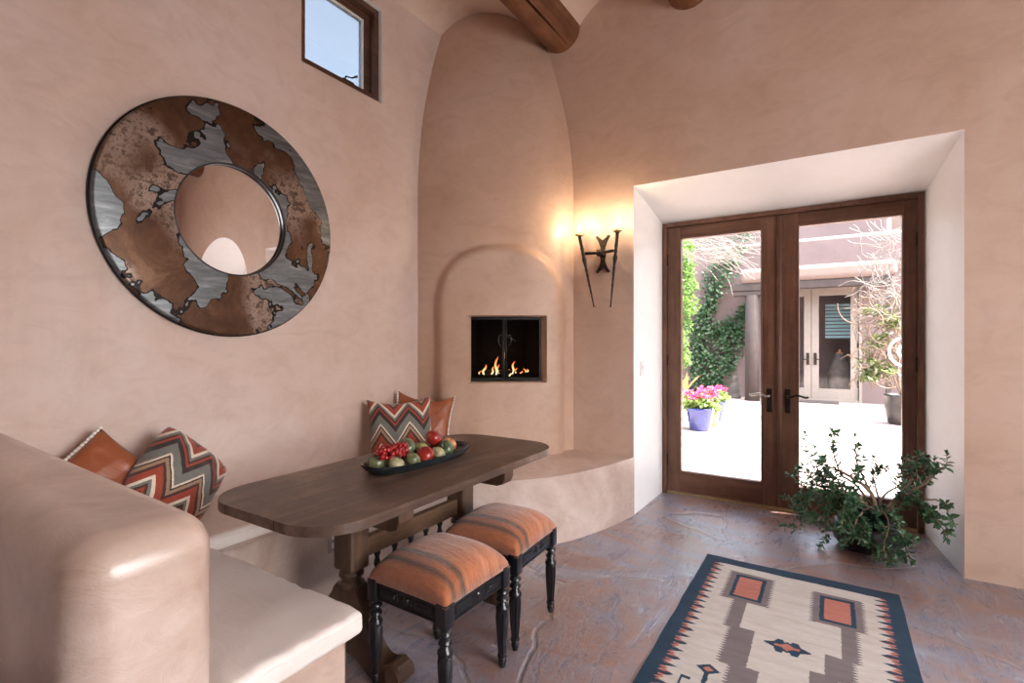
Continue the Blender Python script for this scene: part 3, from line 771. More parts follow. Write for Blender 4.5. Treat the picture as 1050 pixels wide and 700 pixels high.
def seat_cushion(x0, x1, y0, y1, z0, z1, label, seed):
    bm = bmesh.new(); cx, cy = (x0 + x1) / 2, (y0 + y1) / 2
    r = bmesh.ops.create_cube(bm, size=1)
    for v_ in r['verts']: v_.co = Vector(((x1 - x0) * v_.co.x, (y1 - y0) * v_.co.y, (z1 - z0) * (v_.co.z + .5)))
    bmesh.ops.bevel(bm, geom=bm.edges[:], offset=.020, segments=4, profile=.5, affect='EDGES')
    lg = [e for e in bm.edges if e.calc_length() > .03 and abs(e.verts[0].co.z - e.verts[1].co.z) < .01]
    bmesh.ops.subdivide_edges(bm, edges=lg, cuts=44, use_grid_fill=True)
    for v_ in bm.verts:
        u, w_ = v_.co.x / (x1 - x0) * 2, v_.co.y / (y1 - y0) * 2
        k = sstep(0, 1, v_.co.z / (z1 - z0))
        v_.co.z += k * (.007 * (1 - u ** 4) * (1 - w_ ** 4) + .005 * noise.noise(Vector((v_.co.x * 4 + seed, v_.co.y * 4, 0))) + .002 * noise.noise(Vector((v_.co.x * 14 + seed, v_.co.y * 9, 3))))
        ed = max(0, 1 - min(abs(1 - abs(u)) * (x1 - x0), abs(1 - abs(w_)) * (y1 - y0)) / .14); v_.co.z += k * ed * .007 * noise.noise(Vector((v_.co.x * 22 + seed, v_.co.y * 22, 1)))
        v_.co.x += .006 * noise.noise(Vector((v_.co.y * 13, v_.co.z * 12, seed))); v_.co.y += .004 * noise.noise(Vector((v_.co.x * 7, v_.co.z * 8, seed + 9)))
    o = bm_obj('seat_cushion', bm, 'cushion'); autosmooth(o, 60); o.location = (cx, cy, z0)
    tag(o, label, 'cushion', 'cream bench cushions')
    bm = bmesh.new()
    for zz in (.020, z1 - z0 - .018):
        hx, hy = (x1 - x0) / 2 - .001, (y1 - y0) / 2 - .001
        c_ = .022; R_ = []
        for (sx, sy, a0) in ((1, 1, 0), (-1, 1, 90), (-1, -1, 180), (1, -1, 270)):
            for q in range(7):
                an = math.radians(a0 + 15 * q); R_.append((sx * (hx - c_) + (c_ - .002) * math.cos(an), sy * (hy - c_) + (c_ - .002) * math.sin(an), zz))
        tube(bm, R_, .0028, 6, closed=True)
    bm_obj('piping', bm, 'cushion', o); return o
seat_cushion(-2.238, -1.228, .64, 1.078, .455, .528, 'cream leather seat cushion beside the tall armrest, nearest the viewer', 1.0)
seat_cushion(-2.845, -2.243, .64, 2.86, .455, .524, 'long cream leather seat cushion along the wall behind the table', 7.0)
# ------------------------------------------------------------------ throw pillows
def frame_matrix(loc, yaw, tilt, roll):
    n = Vector((math.cos(yaw) * math.cos(tilt), math.sin(yaw) * math.cos(tilt), math.sin(tilt)))
    r = (-n).cross(Vector((0, 0, 1))).normalized(); u = n.cross(r).normalized()
    cr, sr = math.cos(roll), math.sin(roll); r2 = r * cr + u * sr; u2 = u * cr - r * sr
    return Matrix(((r2.x, u2.x, n.x, loc[0]), (r2.y, u2.y, n.y, loc[1]), (r2.z, u2.z, n.z, loc[2]), (0, 0, 0, 1)))
def pillow(label, mat, loc, yaw, tilt, roll, w_, h_, th, pinch=.10, beads=False, group=None, sag=0.0, seed=0, ear=0.0, rnd_=0.0):
    N = 28; V = []; F = []; UV = []
    def pos(i, j, side):
        u, v = -1 + 2 * i / N, -1 + 2 * j / N
        x = u * (1 - pinch * (1 - v * v) * abs(u)) * w_ / 2; y = v * (1 - pinch * (1 - u * u) * abs(v)) * h_ / 2
        x *= 1 - rnd_ * abs(u * v) ** 3; y *= 1 - rnd_ * abs(u * v) ** 3
        if v > 0: y -= sag * (1 - u * u) * v
        f = max(0, (1 - u * u) * (1 - v * v)); z = side * th / 2 * f ** .42
        z += .010 * noise.noise(Vector((u * 2 + seed, v * 2, side))) * min(1, f * 6) + .006 * noise.noise(Vector((u * 6 + seed, v * 5, side)))* min(1, f * 6)
        z += ear * (abs(u * v)) ** 3
        return Vector((x, y, z))
    idx = {}
    for side in (1, -1):
        for i in range(N + 1):
            for j in range(N + 1):
                if side == -1 and (i in (0, N) or j in (0, N)): idx[side, i, j] = idx[1, i, j]; continue
                idx[side, i, j] = len(V); V.append(pos(i, j, side)); UV.append((i / N, j / N))
    for side in (1, -1):
        for i in range(N):
            for j in range(N):
                q = (idx[side, i, j], idx[side, i + 1, j], idx[side, i + 1, j + 1], idx[side, i, j + 1]); F.append(q if side == 1 else q[::-1])
    me = bpy.data.meshes.new('throw_pillow'); me.from_pydata([tuple(v) for v in V], [], F)
    ul = me.uv_layers.new(name='UVMap')
    for lp in me.loops: ul.data[lp.index].uv = UV[lp.vertex_index]
    o = fin('throw_pillow', me, mat); o.matrix_world = frame_matrix(loc, yaw, tilt, roll)
    tag(o, label, 'pillow', group)
    if beads:
        for iu in (0, N):
            bm = bmesh.new(); m = 22
            for k in range(m + 1):
                j = k / m * N; j0 = int(min(j, N - 1)); p = pos(iu, j0, 1).lerp(pos(iu, j0 + 1, 1), j - j0)
                p.x += (.004 if iu else -.004)
                bmesh.ops.create_icosphere(bm, subdivisions=2, radius=.0085, matrix=Matrix.Translation(p))
            tag(bm_obj('bead_trim', bm, 'bead', o), 'row of small white beads')
    return o
pillow('red and grey zigzag pillow leaning on the wall beside the tall armrest', 'chevron', (-2.585, 1.15, .725), math.radians(14), math.radians(16), math.radians(-47), .40, .37, .21, .03, group='zigzag pillows', seed=1, ear=.01, rnd_=.10)
pillow('rust leather pillow with white beads, half hidden behind the tall armrest', 'rust', (-2.665, .885, .745), math.radians(-14), math.radians(18), math.radians(-47), .36, .34, .14, .06, True, group='rust leather pillows', seed=5)
pillow('red and grey zigzag pillow leaning on the wall behind the fruit tray', 'chevron', (-2.56, 2.575, .755), math.radians(-38), math.radians(18), math.radians(2), .45, .44, .16, .07, group='zigzag pillows', sag=.03, seed=9)
pillow('rust leather pillow with white beaded side, in the corner by the fireplace', 'rust', (-2.60, 2.835, .765), math.radians(-52), math.radians(18), math.radians(-7), .43, .42, .12, .09, True, group='rust leather pillows', sag=.035, seed=14)

# ------------------------------------------------------------------ mirror
mr = thing('round_mirror', 'large round wall mirror in a broad patchwork frame of grey and rusty metal', 'mirror', (-2.85, 1.532, 2.04))
def ring(bm, prof, seg=96, ax=True):
    rings = []
    for k in range(seg):
        a = 2 * PI * k / seg; rings.append([bm.verts.new((x, r * math.cos(a), r * math.sin(a))) for r, x in prof])
    n = len(prof)
    for k in range(seg):
        A, B = rings[k], rings[(k + 1) % seg]
        for i in range(n): bm.faces.new((A[i], A[(i + 1) % n], B[(i + 1) % n], B[i]))
bm = bmesh.new(); ring(bm, [(.306, .018), (.306, .050), (.309, .053), (.47, .056), (.628, .048), (.636, .046), (.640, .041), (.640, .010), (.632, .004), (.56, .004), (.40, .012)], 120)
o = bm_obj('mirror_frame', bm, 'patch', mr); autosmooth(o, 40)
bm = bmesh.new(); ring(bm, [(.630, .003), (.646, .003), (.648, .008), (.648, .022), (.645, .026), (.636, .026)], 120)
tag(bm_obj('frame_edge', bm, 'black_metal', mr), 'dark metal rim round the outside')
bm = bmesh.new(); ring(bm, [(.300, .024), (.309, .024), (.309, .055), (.305, .058), (.301, .054)], 96); bm_obj('inner_rim', bm, 'grey_metal', mr)
bm = bmesh.new(); bmesh.ops.create_circle(bm, cap_ends=True, radius=.307, segments=96, matrix=Matrix.Translation((.026, 0, 0)) @ Matrix.Rotation(PI / 2, 4, 'Y'))
o = bm_obj('mirror_glass', bm, 'mirror', mr, smooth=False)

# ------------------------------------------------------------------ wall sconce
sc = thing('wall_sconce', 'wrought-iron wall sconce with two torch arms and candle bulbs', 'wall lamp', (-1.56, 3.85, 2.07))
def w2(x, z, y): return Vector((x, y, z))
bm = bmesh.new()
out = [(-.012, 0), (-.018, .06), (-.030, .11), (-.058, .155), (-.045, .165), (-.012, .125), (0, .118), (.012, .125), (.045, .165), (.058, .155), (.030, .11), (.018, .06), (.012, 0)]
out = out + [(.018, -.06), (.026, -.10), (.058, -.145), (.042, -.158), (.012, -.12), (0, -.112), (-.012, -.12), (-.042, -.158), (-.058, -.145), (-.026, -.10), (-.018, -.06)]
prism(bm, [(p[0] * 1.05, p[1] * .95) for p in out][::-1], 'Y', -.028, -.010, .003)
box(bm, -.02, .02, -.04, 0, -.03, .03, .006)
o = bm_obj('back_plate', bm, 'iron', sc, smooth=False)
bm = bmesh.new(); tube(bm, [(-.12, -.10, .008), (-.02, -.07, .008), (.02, -.07, .008), (.12, -.10, .008)], .012, 8)
box(bm, -.03, .03, -.09, -.02, -.018, .034, .006); bmesh.ops.create_uvsphere(bm, u_segments=10, v_segments=8, radius=.02, matrix=Matrix.Translation((0, -.09, .008)))
bm_obj('cross_bar', bm, 'iron', sc)
for (xt, zt, xb, zb, y) in ((-.158, .150, -.045, -.41, -.125), (.165, .145, .102, -.415, -.13)):
    bm = bmesh.new(); T = Vector((xt, y, zt)); Bp = Vector((xb, y + .02, zb)); ax_ = (T - Bp).normalized()
    n = 26; P = [Bp.lerp(T, k / n) for k in range(n + 1)]; R = [(.006 + .009 * (k / n)) * (1 + (.18 if k % 2 and 3 < k < 22 else 0)) for k in range(n + 1)]
    R[16] *= 1.45; R[17] *= 1.45; tube(bm, P, R, 8)
    for s in (-1, 1): tube(bm, [Bp + ax_ * .02, Bp, Bp - ax_ * .02 + Vector((s * .008, 0, 0))], [.006, .005, .003], 6)
    arm = bm_obj('torch_arm', bm, 'iron', sc)
    bm = bmesh.new(); lathe(bm, [(.008, -.006), (.03, 0), (.036, .009), (.033, .010), (.012, .005)], 20, tuple(T)); cup = bm_obj('drip_cup', bm, 'brass', arm)
    bm = bmesh.new(); lathe(bm, [(.012, .004), (.0125, .05), (.009, .056)], 16, tuple(T)); bm_obj('candle_sleeve', bm, 'candle', arm)
    bm = bmesh.new(); lathe(bm, [(.006, .054), (.010, .064), (.009, .078), (.003, .092), (.001, .096)], 14, tuple(T)); tag(bm_obj('bulb', bm, 'bulb', arm), 'glowing candle bulb')
    l = bpy.data.lights.new('sconce_light', 'POINT'); l.energy = 3.8; l.color = (1, .73, .45); l.shadow_soft_size = .02
    lo = link(bpy.data.objects.new('sconce_light', l)); lo.location = Vector(sc.location) + T + Vector((0, -.035, .09))

# switch and outlets
def plate(name, label, cat, loc, normal, mat, w_=.072, h_=.115, kind='switch', tilt=0):
    r = thing(name, label, cat, loc); r.rotation_euler = (0, 0, normal)
    bm = bmesh.new(); box(bm, 0, .006, -w_ / 2, w_ / 2, -h_ / 2, h_ / 2, .002); bm_obj('cover_plate', bm, mat, r, smooth=False)
    if kind == 'switch':
        bm = bmesh.new(); box(bm, .004, .009, -.016, .016, -.033, .033, .002); box(bm, .006, .016, -.005, .005, -.004, .02, .002); bm_obj('toggle', bm, mat, r, smooth=False)
    else:
        for s in (-1, 1):
            bm = bmesh.new(); box(bm, .004, .008, -.016, .016, s * .024 - .014, s * .024 + .014, .004); bm_obj('socket', bm, 'white_plastic', r, smooth=False)
plate('light_switch', 'white light switch on the white wall left of the glass doors', 'switch', (-1.306, 4.03, 1.145), 0, 'white_plastic')
plate('wall_outlet', 'grey socket plate low on the bench front under the table', 'outlet', (-2.252, 1.76, .30), 0, 'grey_plastic', kind='outlet')

# ------------------------------------------------------------------ trestle table
tb = thing('trestle_table', 'dark wooden trestle table with a long round-cornered top', 'table', (-1.722, 1.83, 0))
def rrect(hx, hy, r, n=10):
    o = []
    for (sx, sy, a0) in ((1, 1, 0), (-1, 1, 90), (-1, -1, 180), (1, -1, 270)):
        for k in range(n + 1):
            a = math.radians(a0 + 90 * k / n); o.append((sx * (hx - r) + r * math.cos(a), sy * (hy - r) + r * math.sin(a)))
    return o
bm = bmesh.new(); prism(bm, rrect(.378, .828, .20), 'Z', .724, .760, .006)
o = bm_obj('tabletop', bm, 'table_wood', tb); autosmooth(o, 35)
half = [(0, .345), (.052, .345), (.062, .325), (.085, .295), (.118, .262), (.132, .225), (.130, .185), (.140, .145), (.170, .108), (.205, .088), (.235, .088), (.258, .106), (.282, .116), (.306, .104), (.318, .075), (.312, .042), (.290, .012), (.255, 0), (.165, 0), (.128, .022), (.09, .052), (.045, .068), (0, .070)]
foot = half + [(-x, z) for x, z in half[-2:0:-1]]
for y in (-.392, .350):
    bm = bmesh.new(); box(bm, -.058, .058, y - .05, y + .05, .405, .66, .012, 2)
    lg = bm_obj('trestle_post', bm, 'trestle_wood', tb, smooth=False)
    bm = bmesh.new(); lathe(bm, [(.050, .41), (.040, .400), (.052, .390), (.052, .378), (.036, .368), (.044, .352), (.056, .342), (.05, .33)], 24, (0, y, 0)); bm_obj('turned_collar', bm, 'trestle_wood', lg)
    bm = bmesh.new(); prism(bm, foot[::-1], 'Y', y - .036, y + .036, .006)
    f = bm_obj('trestle_foot', bm, 'trestle_wood', lg); autosmooth(f, 35)
    for s in (-1, 1):
        bm = bmesh.new(); tube(bm, [(s * .283, y - .046, .06), (s * .283, y + .046, .06)], .036, 16)
        o = bm_obj('foot_scroll', bm, 'trestle_wood', lg); autosmooth(o, 35)
    bm = bmesh.new(); pts = [(-.32, .724), (.32, .724), (.32, .665), (.305, .635), (.27, .622), (-.27, .622), (-.305, .635), (-.32, .665)]
    prism(bm, pts, 'Y', y - .042, y + .042, .004); bm_obj('cleat', bm, 'trestle_wood', tb, smooth=False)
bm = bmesh.new(); box(bm, -.02, .02, -.345, .303, .430, .515, .005); bm_obj('upper_rail', bm, 'rail_wood', tb, smooth=False)
bm = bmesh.new(); box(bm, -.02, .02, -.345, .303, .205, .265, .005); bm_obj('lower_rail', bm, 'rail_wood', tb, smooth=False)
for k in range(5):
    y = -.249 + .107 * k; bm = bmesh.new()
    lathe(bm, [(.008, .26), (.013, .268), (.009, .276), (.014, .295), (.018, .315), (.013, .338), (.008, .350), (.012, .358), (.016, .372), (.012, .388), (.009, .398), (.014, .412), (.016, .420), (.010, .432)], 14, (0, y, 0))
    bm_obj('spindle', bm, 'black_wood', tb)

# ------------------------------------------------------------------ stools
def make_stool():
    r = thing('upholstered_stool', '', 'stool', (0, 0, 0))
    H = .182
    for sx in (-1, 1):
        for sy in (-1, 1):
            bm = bmesh.new(); cx, cy = sx * H, sy * H
            box(bm, cx - .024, cx + .024, cy - .024, cy + .024, .338, .425, .003)
            lathe(bm, [(.020, .34), (.014, .332), (.025, .322), (.027, .314), (.018, .306), (.014, .300), (.024, .290), (.026, .282), (.016, .274), (.020, .264), (.028, .254), (.029, .244), (.024, .236)], 20, (cx, cy, 0))
            lathe(bm, [(.024, .238), (.0265, .215), (.0245, .17), (.0205, .11), (.0165, .062), (.0165, .058)], 32, (cx, cy, 0), flute=lambda a, z: 1 + .07 * math.cos(8 * a))
            lathe(bm, [(.014, .060), (.021, .054), (.022, .046), (.015, .040), (.0185, .032), (.018, .02), (.013, .006), (.012, 0)], 20, (cx, cy, 0))
            o = bm_obj('leg', bm, 'black_wood', r); autosmooth(o, 40)
    for k in range(4):
        M = Matrix.Rotation(k * PI / 2, 4, 'Z'); bm = bmesh.new()
        box(bm, -.16, .16, H - .012, H + .012, .345, .422, .003, 2, M)
        for (z0, z1) in ((.349, .356), (.409, .416)): box(bm, -.155, .155, H + .010, H + .018, z0, z1, .003, 2, M)
        for (x0, x1) in ((-.14, -.045), (.045, .14)):
            box(bm, x0, x1, H + .010, H + .0165, .366, .400, .004, 2, M); box(bm, x0 + .012, x1 - .012, H + .012, H + .020, .375, .391, .004, 2, M)
        bmesh.ops.create_uvsphere(bm, u_segments=14, v_segments=8, radius=.017, matrix=M @ Matrix.Translation((0, H + .012, .383)) @ Matrix.Diagonal((1, .6, 1, 1)))
        for s in (-1, 1): bmesh.ops.create_uvsphere(bm, u_segments=10, v_segments=6, radius=.009, matrix=M @ Matrix.Translation((s * .029, H + .012, .383)) @ Matrix.Diagonal((1, .6, 1, 1)))
        bm_obj('apron', bm, 'black_wood', r, smooth=False)
    # domed woven seat
    N = 30; V = []; F = []; half = .208
    for i in range(N + 1):
        for j in range(N + 1):
            u, v = -1 + 2 * i / N, -1 + 2 * j / N
            su, sv = math.sin(u * PI / 2) * .35 + u * .65, math.sin(v * PI / 2) * .35 + v * .65
            f = max(0, (1 - abs(u) ** 2.6) * (1 - abs(v) ** 2.6))
            pin = 1 - .035 * (1 - v * v); pin2 = 1 - .035 * (1 - u * u)
            z = .418 + .020 * (1 - max(abs(u), abs(v)) ** 8) + .098 * f ** .55
            z += .004 * noise.noise(Vector((u * 3, v * 3, 1))) * min(1, f * 4)
            bul = 1 + .03 * f
            V.append(Vector((su * half * (pin if abs(u) > .9 else 1), sv * half * (pin2 if abs(v) > .9 else 1), z)))
    for i in range(N):
        for j in range(N): F.append((i * (N + 1) + j, (i + 1) * (N + 1) + j, (i + 1) * (N + 1) + j + 1, i * (N + 1) + j + 1))
    b0 = len(V); V.append(Vector((0, 0, .41)))
    edge = [i * (N + 1) for i in range(N + 1)] + [N * (N + 1) + j for j in range(1, N + 1)] + [i * (N + 1) + N for i in range(N - 1, -1, -1)] + [j for j in range(N - 1, 0, -1)]
    for k in range(len(edge)): F.append((edge[(k + 1) % len(edge)], edge[k], b0))
    py_obj('seat', V, F, 'kilim', r)
    return r
st = make_stool(); st.location = (-1.352, 1.583, 0); st.rotation_euler = (0, 0, math.radians(-1))
tag(st, 'square stool with orange woven seat and black turned legs, nearer the viewer', 'stool', 'woven-seat stools beside the table')
s2 = copy_tree(st); s2.location = (-1.372, 2.062, 0); s2.rotation_euler = (0, 0, math.radians(2.5))
tag(s2, 'square stool with orange woven seat and black turned legs, farther one by the fireplace bench', 'stool', 'woven-seat stools beside the table')

# ------------------------------------------------------------------ fruit tray
tr = None
def tray():
    V = []; F = []; n = 48
    def outl(k, s):
        a = 2 * PI * k / n; ca, sa = math.cos(a), math.sin(a); e = .62
        return (math.copysign(abs(ca) ** e, ca) * .112 * s, math.copysign(abs(sa) ** .8, sa) * .335 * (s if s > .5 else s))
    prof = [(.72, .003), (.86, .004), (.96, .022), (1.0, .036), (1.02, .037), (1.02, .033), (.97, .014), (.88, 0), (.70, 0)]
    for s, z in prof:
        for k in range(n):
            x, y = outl(k, s); V.append(Vector((x, y, z + .010 * (abs(y) / .335) ** 3 * (1 if s > .9 else 0))))
    for i in range(len(prof) - 1):
        for k in range(n): F.append((i * n + k, i * n + (k + 1) % n, (i + 1) * n + (k + 1) % n, (i + 1) * n + k))
    F.append(tuple(range(n))); F.append(tuple(range((len(prof) - 1) * n, len(prof) * n))[::-1])
    o = py_obj('fruit_tray', V, F, 'tray'); o.location = (-1.742, 1.885, .7605); o.rotation_euler = (0, 0, math.radians(-1.5)); autosmooth(o, 50)
    return tag(o, 'long dark oval tray holding the fruit on the wooden table', 'tray')
tray()
def apple(label, mat, loc, r, rot=(0, 0, 0), shape='apple', cat='apple', squash=.9):
    n = 20; prof = []
    for k in range(n + 1):
        t = PI * k / n; rr_ = math.sin(t); zz = -math.cos(t)
        if shape == 'apple':
            rr_ *= 1 + .08 * math.sin(t) + .06 * zz; zz = zz * squash - .26 * math.exp(-((rr_ / .35) ** 2)) * (1 if zz > 0 else -.5)
        elif shape == 'pear':
            rr_ *= 1 - .38 * sstep(-.1, .9, zz); zz = zz * 1.25
        prof.append((max(rr_, .0005) * r, zz * r))
    bm = bmesh.new(); lathe(bm, prof, 24)
    for v_ in bm.verts: v_.co *= 1 + .03 * noise.noise(v_.co * 22 + Vector(loc) * 9)
    o = bm_obj(shape if cat in ('apple', 'pear') else cat, bm, mat); o.location = loc; o.rotation_euler = rot
    if cat == 'pomegranate':
        bm = bmesh.new(); lathe(bm, [(r * .16, r * .75), (r * .2, r * .95), (r * .3, r * 1.12), (r * .24, r * 1.10), (r * .1, r * .85)], 12, (0, 0, 0), flute=lambda a, z: 1 + .2 * math.cos(6 * a) * (z > r * .9)); bm_obj('crown', bm, mat, o)
    else:
        top_ = prof[-1][1]; bm = bmesh.new(); tube(bm, [(0, 0, top_ - .003), (.001, 0, top_ + r * .25), (.005, .002, top_ + r * .5)], [.0018, .0014, .002], 6); bm_obj('stem', bm, 'stem', o)
    return tag(o, label, cat, 'fruit on the dark tray')
Z = .768
apple('dull green apple at the near end of the fruit tray', 'apple_green', (-1.775, 1.625, Z + .038), .040, (.3, .3, 0), squash=1.0)
apple('pale cream-green apple at the front edge of the tray, below the red grapes', 'apple_pale', (-1.690, 1.665, Z + .035), .037, (.1, .5, 1))
apple('green apple with a brown blush, between the pale apple and the red one', 'apple_green', (-1.678, 1.760, Z + .036), .038, (.5, .7, 2))
apple('deep red apple in the middle of the tray front', 'apple_red', (-1.690, 1.865, Z + .038), .041, (.4, .3, 0), squash=1.0)
apple('pale yellow apple pressed against the deep red apple', 'apple_pale', (-1.672, 1.938, Z + .034), .035, (.8, .2, 3))
apple('dark green apple with an open crown, to the right of the pale yellow apple', 'apple_dark', (-1.702, 2.032, Z + .038), .041, (.9, .6, 0), 'apple', 'pomegranate', squash=1.0)
apple('red and yellow apple at the far end of the tray', 'apple_peach', (-1.760, 2.130, Z + .036), .038, (.3, .3, 1))
apple('bright red apple heaped highest, above the dark green fruit', 'apple_red', (-1.775, 2.020, Z + .088), .042, (.5, .2, 2), squash=.95)
apple('grey-green apple lying behind the grapes, its end towards the viewer', 'apple_dark', (-1.790, 1.835, Z + .072), .041, (1.1, .3, .6), 'apple', 'pomegranate', squash=1.0)
apple('golden pear lying in the middle of the tray behind the red apple', 'pear', (-1.775, 1.925, Z + .052), .029, (1.3, 0, -.9), 'pear', 'pear')
apple('green apple underneath the grapes at the back of the tray', 'apple_green', (-1.800, 1.730, Z + .037), .038, (0, .3, 2))
apple('red apple at the back of the tray under the topmost apple', 'apple_red', (-1.800, 2.070, Z + .034), .036, (0, .3, 1))
gr = thing('grape_bunch', 'bunch of bright red grapes on top of the fruit', 'grapes', (-1.735, 1.68, Z + .085)); gr['group'] = 'fruit on the dark tray'
bm = bmesh.new(); P = smooth_path([(-.02, -.075, .0), (0, -.03, .012), (0, .02, .010), (.01, .075, -.004)], 4); tube(bm, P, .0025, 6); bm_obj('grape_stem', bm, 'stem', gr)
rg = random.Random(3); pts = []
for _ in range(6000):
    if len(pts) >= 75: break
    y = rg.uniform(-.075, .08); wd = .043 * (1 - (abs(y) / .10) ** 2.2) + .008
    p = Vector((rg.uniform(-wd, wd), y, rg.uniform(-.020, .024)))
    if (p.x / (wd + .002)) ** 2 + (p.z / .03) ** 2 < 1.15 and all((p - q).length > .0148 for q in pts): pts.append(p)
bm = bmesh.new(); bmesh.ops.create_icosphere(bm, subdivisions=3, radius=.0108); g0 = bm_obj('grape', bm, 'grape', gr); g0.location = pts[0]
for p in pts[1:]:
    g = g0.copy(); COL.objects.link(g); g.parent = gr; g.location = p

# ------------------------------------------------------------------ rug
def make_rug():
    X0, X1, Y0, Y1 = -.668, .310, 1.42, 3.387; NX, NY = 330, 620
    NAVY, CREAM, PEACH, GREY = (.014, .045, .085), (.60, .56, .52), (.50, .185, .14), (.20, .165, .17)
    def saw(y, p=.062): f = (y / p) % 1; return 1 - abs(2 * f - 1)
    def serr(y, p=.02): f = (y / p) % 1; return (1 - abs(2 * f - 1)) * .022
    def inr(x, y, a, b, c, d): return a <= x <= b and c <= y <= d
    def col(x, y):
        m = .002 * noise.noise(Vector((x * 30, y * 60, 0))); x += m
        if y > 3.292 + .004 * math.sin(x * 9): return NAVY
        if y < 1.51: return NAVY
        dl, dr = x - X0, X1 - x
        big = .062 + .062 * saw(y); 
        for d_ in (dl, dr):
            if d_ < .058: return NAVY
            if d_ < .128:
                t = saw(y + .006 * math.sin(y * 50)); 
                if (d_ - .058) < .068 * t:
                    return PEACH if (t > .45 and (d_ - .058) > .020 * (1 - t)) and ((y * 16) % 1 > .35) else NAVY
                t2 = saw(y + .031)
                if (d_ - .052) < .045 * t2: return PEACH
        for (cx, cy, hw, hh) in ((-.385, 3.040, .078, .146), (.027, 3.018, .076, .142)):
            if abs(x - cx) < hw - .020 and abs(y - cy) < hh - .024: return PEACH if noise.noise(Vector((x * 5, y * 60, 7))) > -.45 else (.50, .16, .12)
            if abs(x - cx) < hw and abs(y - cy) < hh: return NAVY
            if abs(x - cx) < hw + .025 + serr(y) and abs(y - cy) < hh + .028 : return GREY
        if inr(x, y, -.425 - serr(y), -.368, 2.58, 2.9) or inr(x, y, -.400 - serr(y), -.300, 2.275, 2.60) or inr(x, y, -.352 - serr(y), -.250, 1.97, 2.295) or inr(x, y, -.30 - serr(y), -.20, 1.66, 1.99): return GREY
        if inr(x, y, .040, .095 + serr(y), 2.56, 2.86) or inr(x, y, -.022, .075 + serr(y), 2.39, 2.575) or inr(x, y, -.075, .020 + serr(y), 2.08, 2.41) or inr(x, y, -.13, -.03 + serr(y), 1.66, 2.1): return GREY
        # centre star
        dx, dy = x + .165, y - 2.538
        ax_, ay = abs(dx), abs(dy)
        if ax_ / .035 + ay / .028 < 1 or (abs(dx) < .05 and ay < .008): return PEACH
        if ax_ / .062 + ay / .042 < 1: return NAVY
        if ay < .052 and ay > .012 and abs(ax_ - .030) < .012 + (.052 - ay) * .35 : return NAVY
        if ax_ < .092 and ax_ > .045 and ay < .022 * (1 - (ax_ - .045) / .047) + .004: return NAVY
        # small diamond on a stem with hooks
        for (mx, my) in ((-.43, 2.195), (.08, 2.195)):
            dx, dy = abs(x - mx), abs(y - my)
            if dx / .022 + dy / .018 < 1: return PEACH
            if dx / .048 + dy / .040 < 1: return NAVY
            if dx < .009 and my - .22 < y < my - .03: return NAVY
            if .05 < dx < .088 and abs(y - (my - .10)) < .010: return NAVY
            if .079 < dx < .088 and my - .20 < y < my - .095: return NAVY
            if dx < .088 and abs(y - (my - .20)) < .009: return NAVY
        return CREAM
    V = []; F = []; cols = []
    for j in range(NY + 1):
        for i in range(NX + 1):
            x = X0 + (X1 - X0) * i / NX; y = Y0 + (Y1 - Y0) * j / NY
            ex = .006 * noise.noise(Vector((0, y * 3, 2))); ey = .004 * noise.noise(Vector((x * 4, 0, 5)))
            z = .007 + .0035 * noise.noise(Vector((x * 2.5, y * 9, 0))) + .003 * noise.noise(Vector((x * 6 + y * 4, y * 7, 4)))
            V.append((x + ex, y + ey, z))
    for j in range(NY):
        for i in range(NX): F.append((j * (NX + 1) + i, j * (NX + 1) + i + 1, (j + 1) * (NX + 1) + i + 1, (j + 1) * (NX + 1) + i))
    edge = [i for i in range(NX + 1)] + [j * (NX + 1) + NX for j in range(1, NY + 1)] + [NY * (NX + 1) + i for i in range(NX - 1, -1, -1)] + [j * (NX + 1) for j in range(NY - 1, 0, -1)]
    b0 = len(V)
    for e in edge: V.append((V[e][0], V[e][1], .0005))
    m = len(edge)
    for k in range(m): F.append((edge[k], b0 + k, b0 + (k + 1) % m, edge[(k + 1) % m]))
    me = bpy.data.meshes.new('rug'); me.from_pydata(V, [], F)
    ca = me.color_attributes.new('Col', 'FLOAT_COLOR', 'POINT')
    flat = []
    for v in V:
        c = col(v[0], v[1]); flat += [c[0], c[1], c[2], 1]
    ca.data.foreach_set('color', flat)
    o = fin('rug', me, 'rug'); return tag(o, 'cream woven rug with navy border and coral rectangles on the stone floor', 'rug')
make_rug()
# ------------------------------------------------------------------ potted plant in the door recess
pp = thing('potted_plant', 'sprawling green-leaved plant in a dark pot on the floor before the glass doors', 'plant', (.20, 4.06, 0))
bm = bmesh.new(); lathe(bm, [(.10, 0), (.15, .01), (.185, .05), (.20, .10), (.19, .15), (.175, .175), (.165, .17), (.17, .13), (.12, .10)], 36); bm_obj('outer_bowl', bm, 'dark_pot', pp)
bm = bmesh.new(); lathe(bm, [(.085, .10), (.10, .11), (.122, .262), (.128, .262), (.130, .285), (.124, .288), (.118, .27), (.116, .255)], 36, (.02, 0, 0)); bm_obj('pot', bm, 'nursery_pot', pp)
bm = bmesh.new(); lathe(bm, [(.001, .24), (.118, .258), (.118, .24), (.001, .23)], 24, (.02, 0, 0)); bm_obj('soil', bm, 'soil', pp)
LV, LF = [], []; stem_bm = bmesh.new(); rp = random.Random(21)
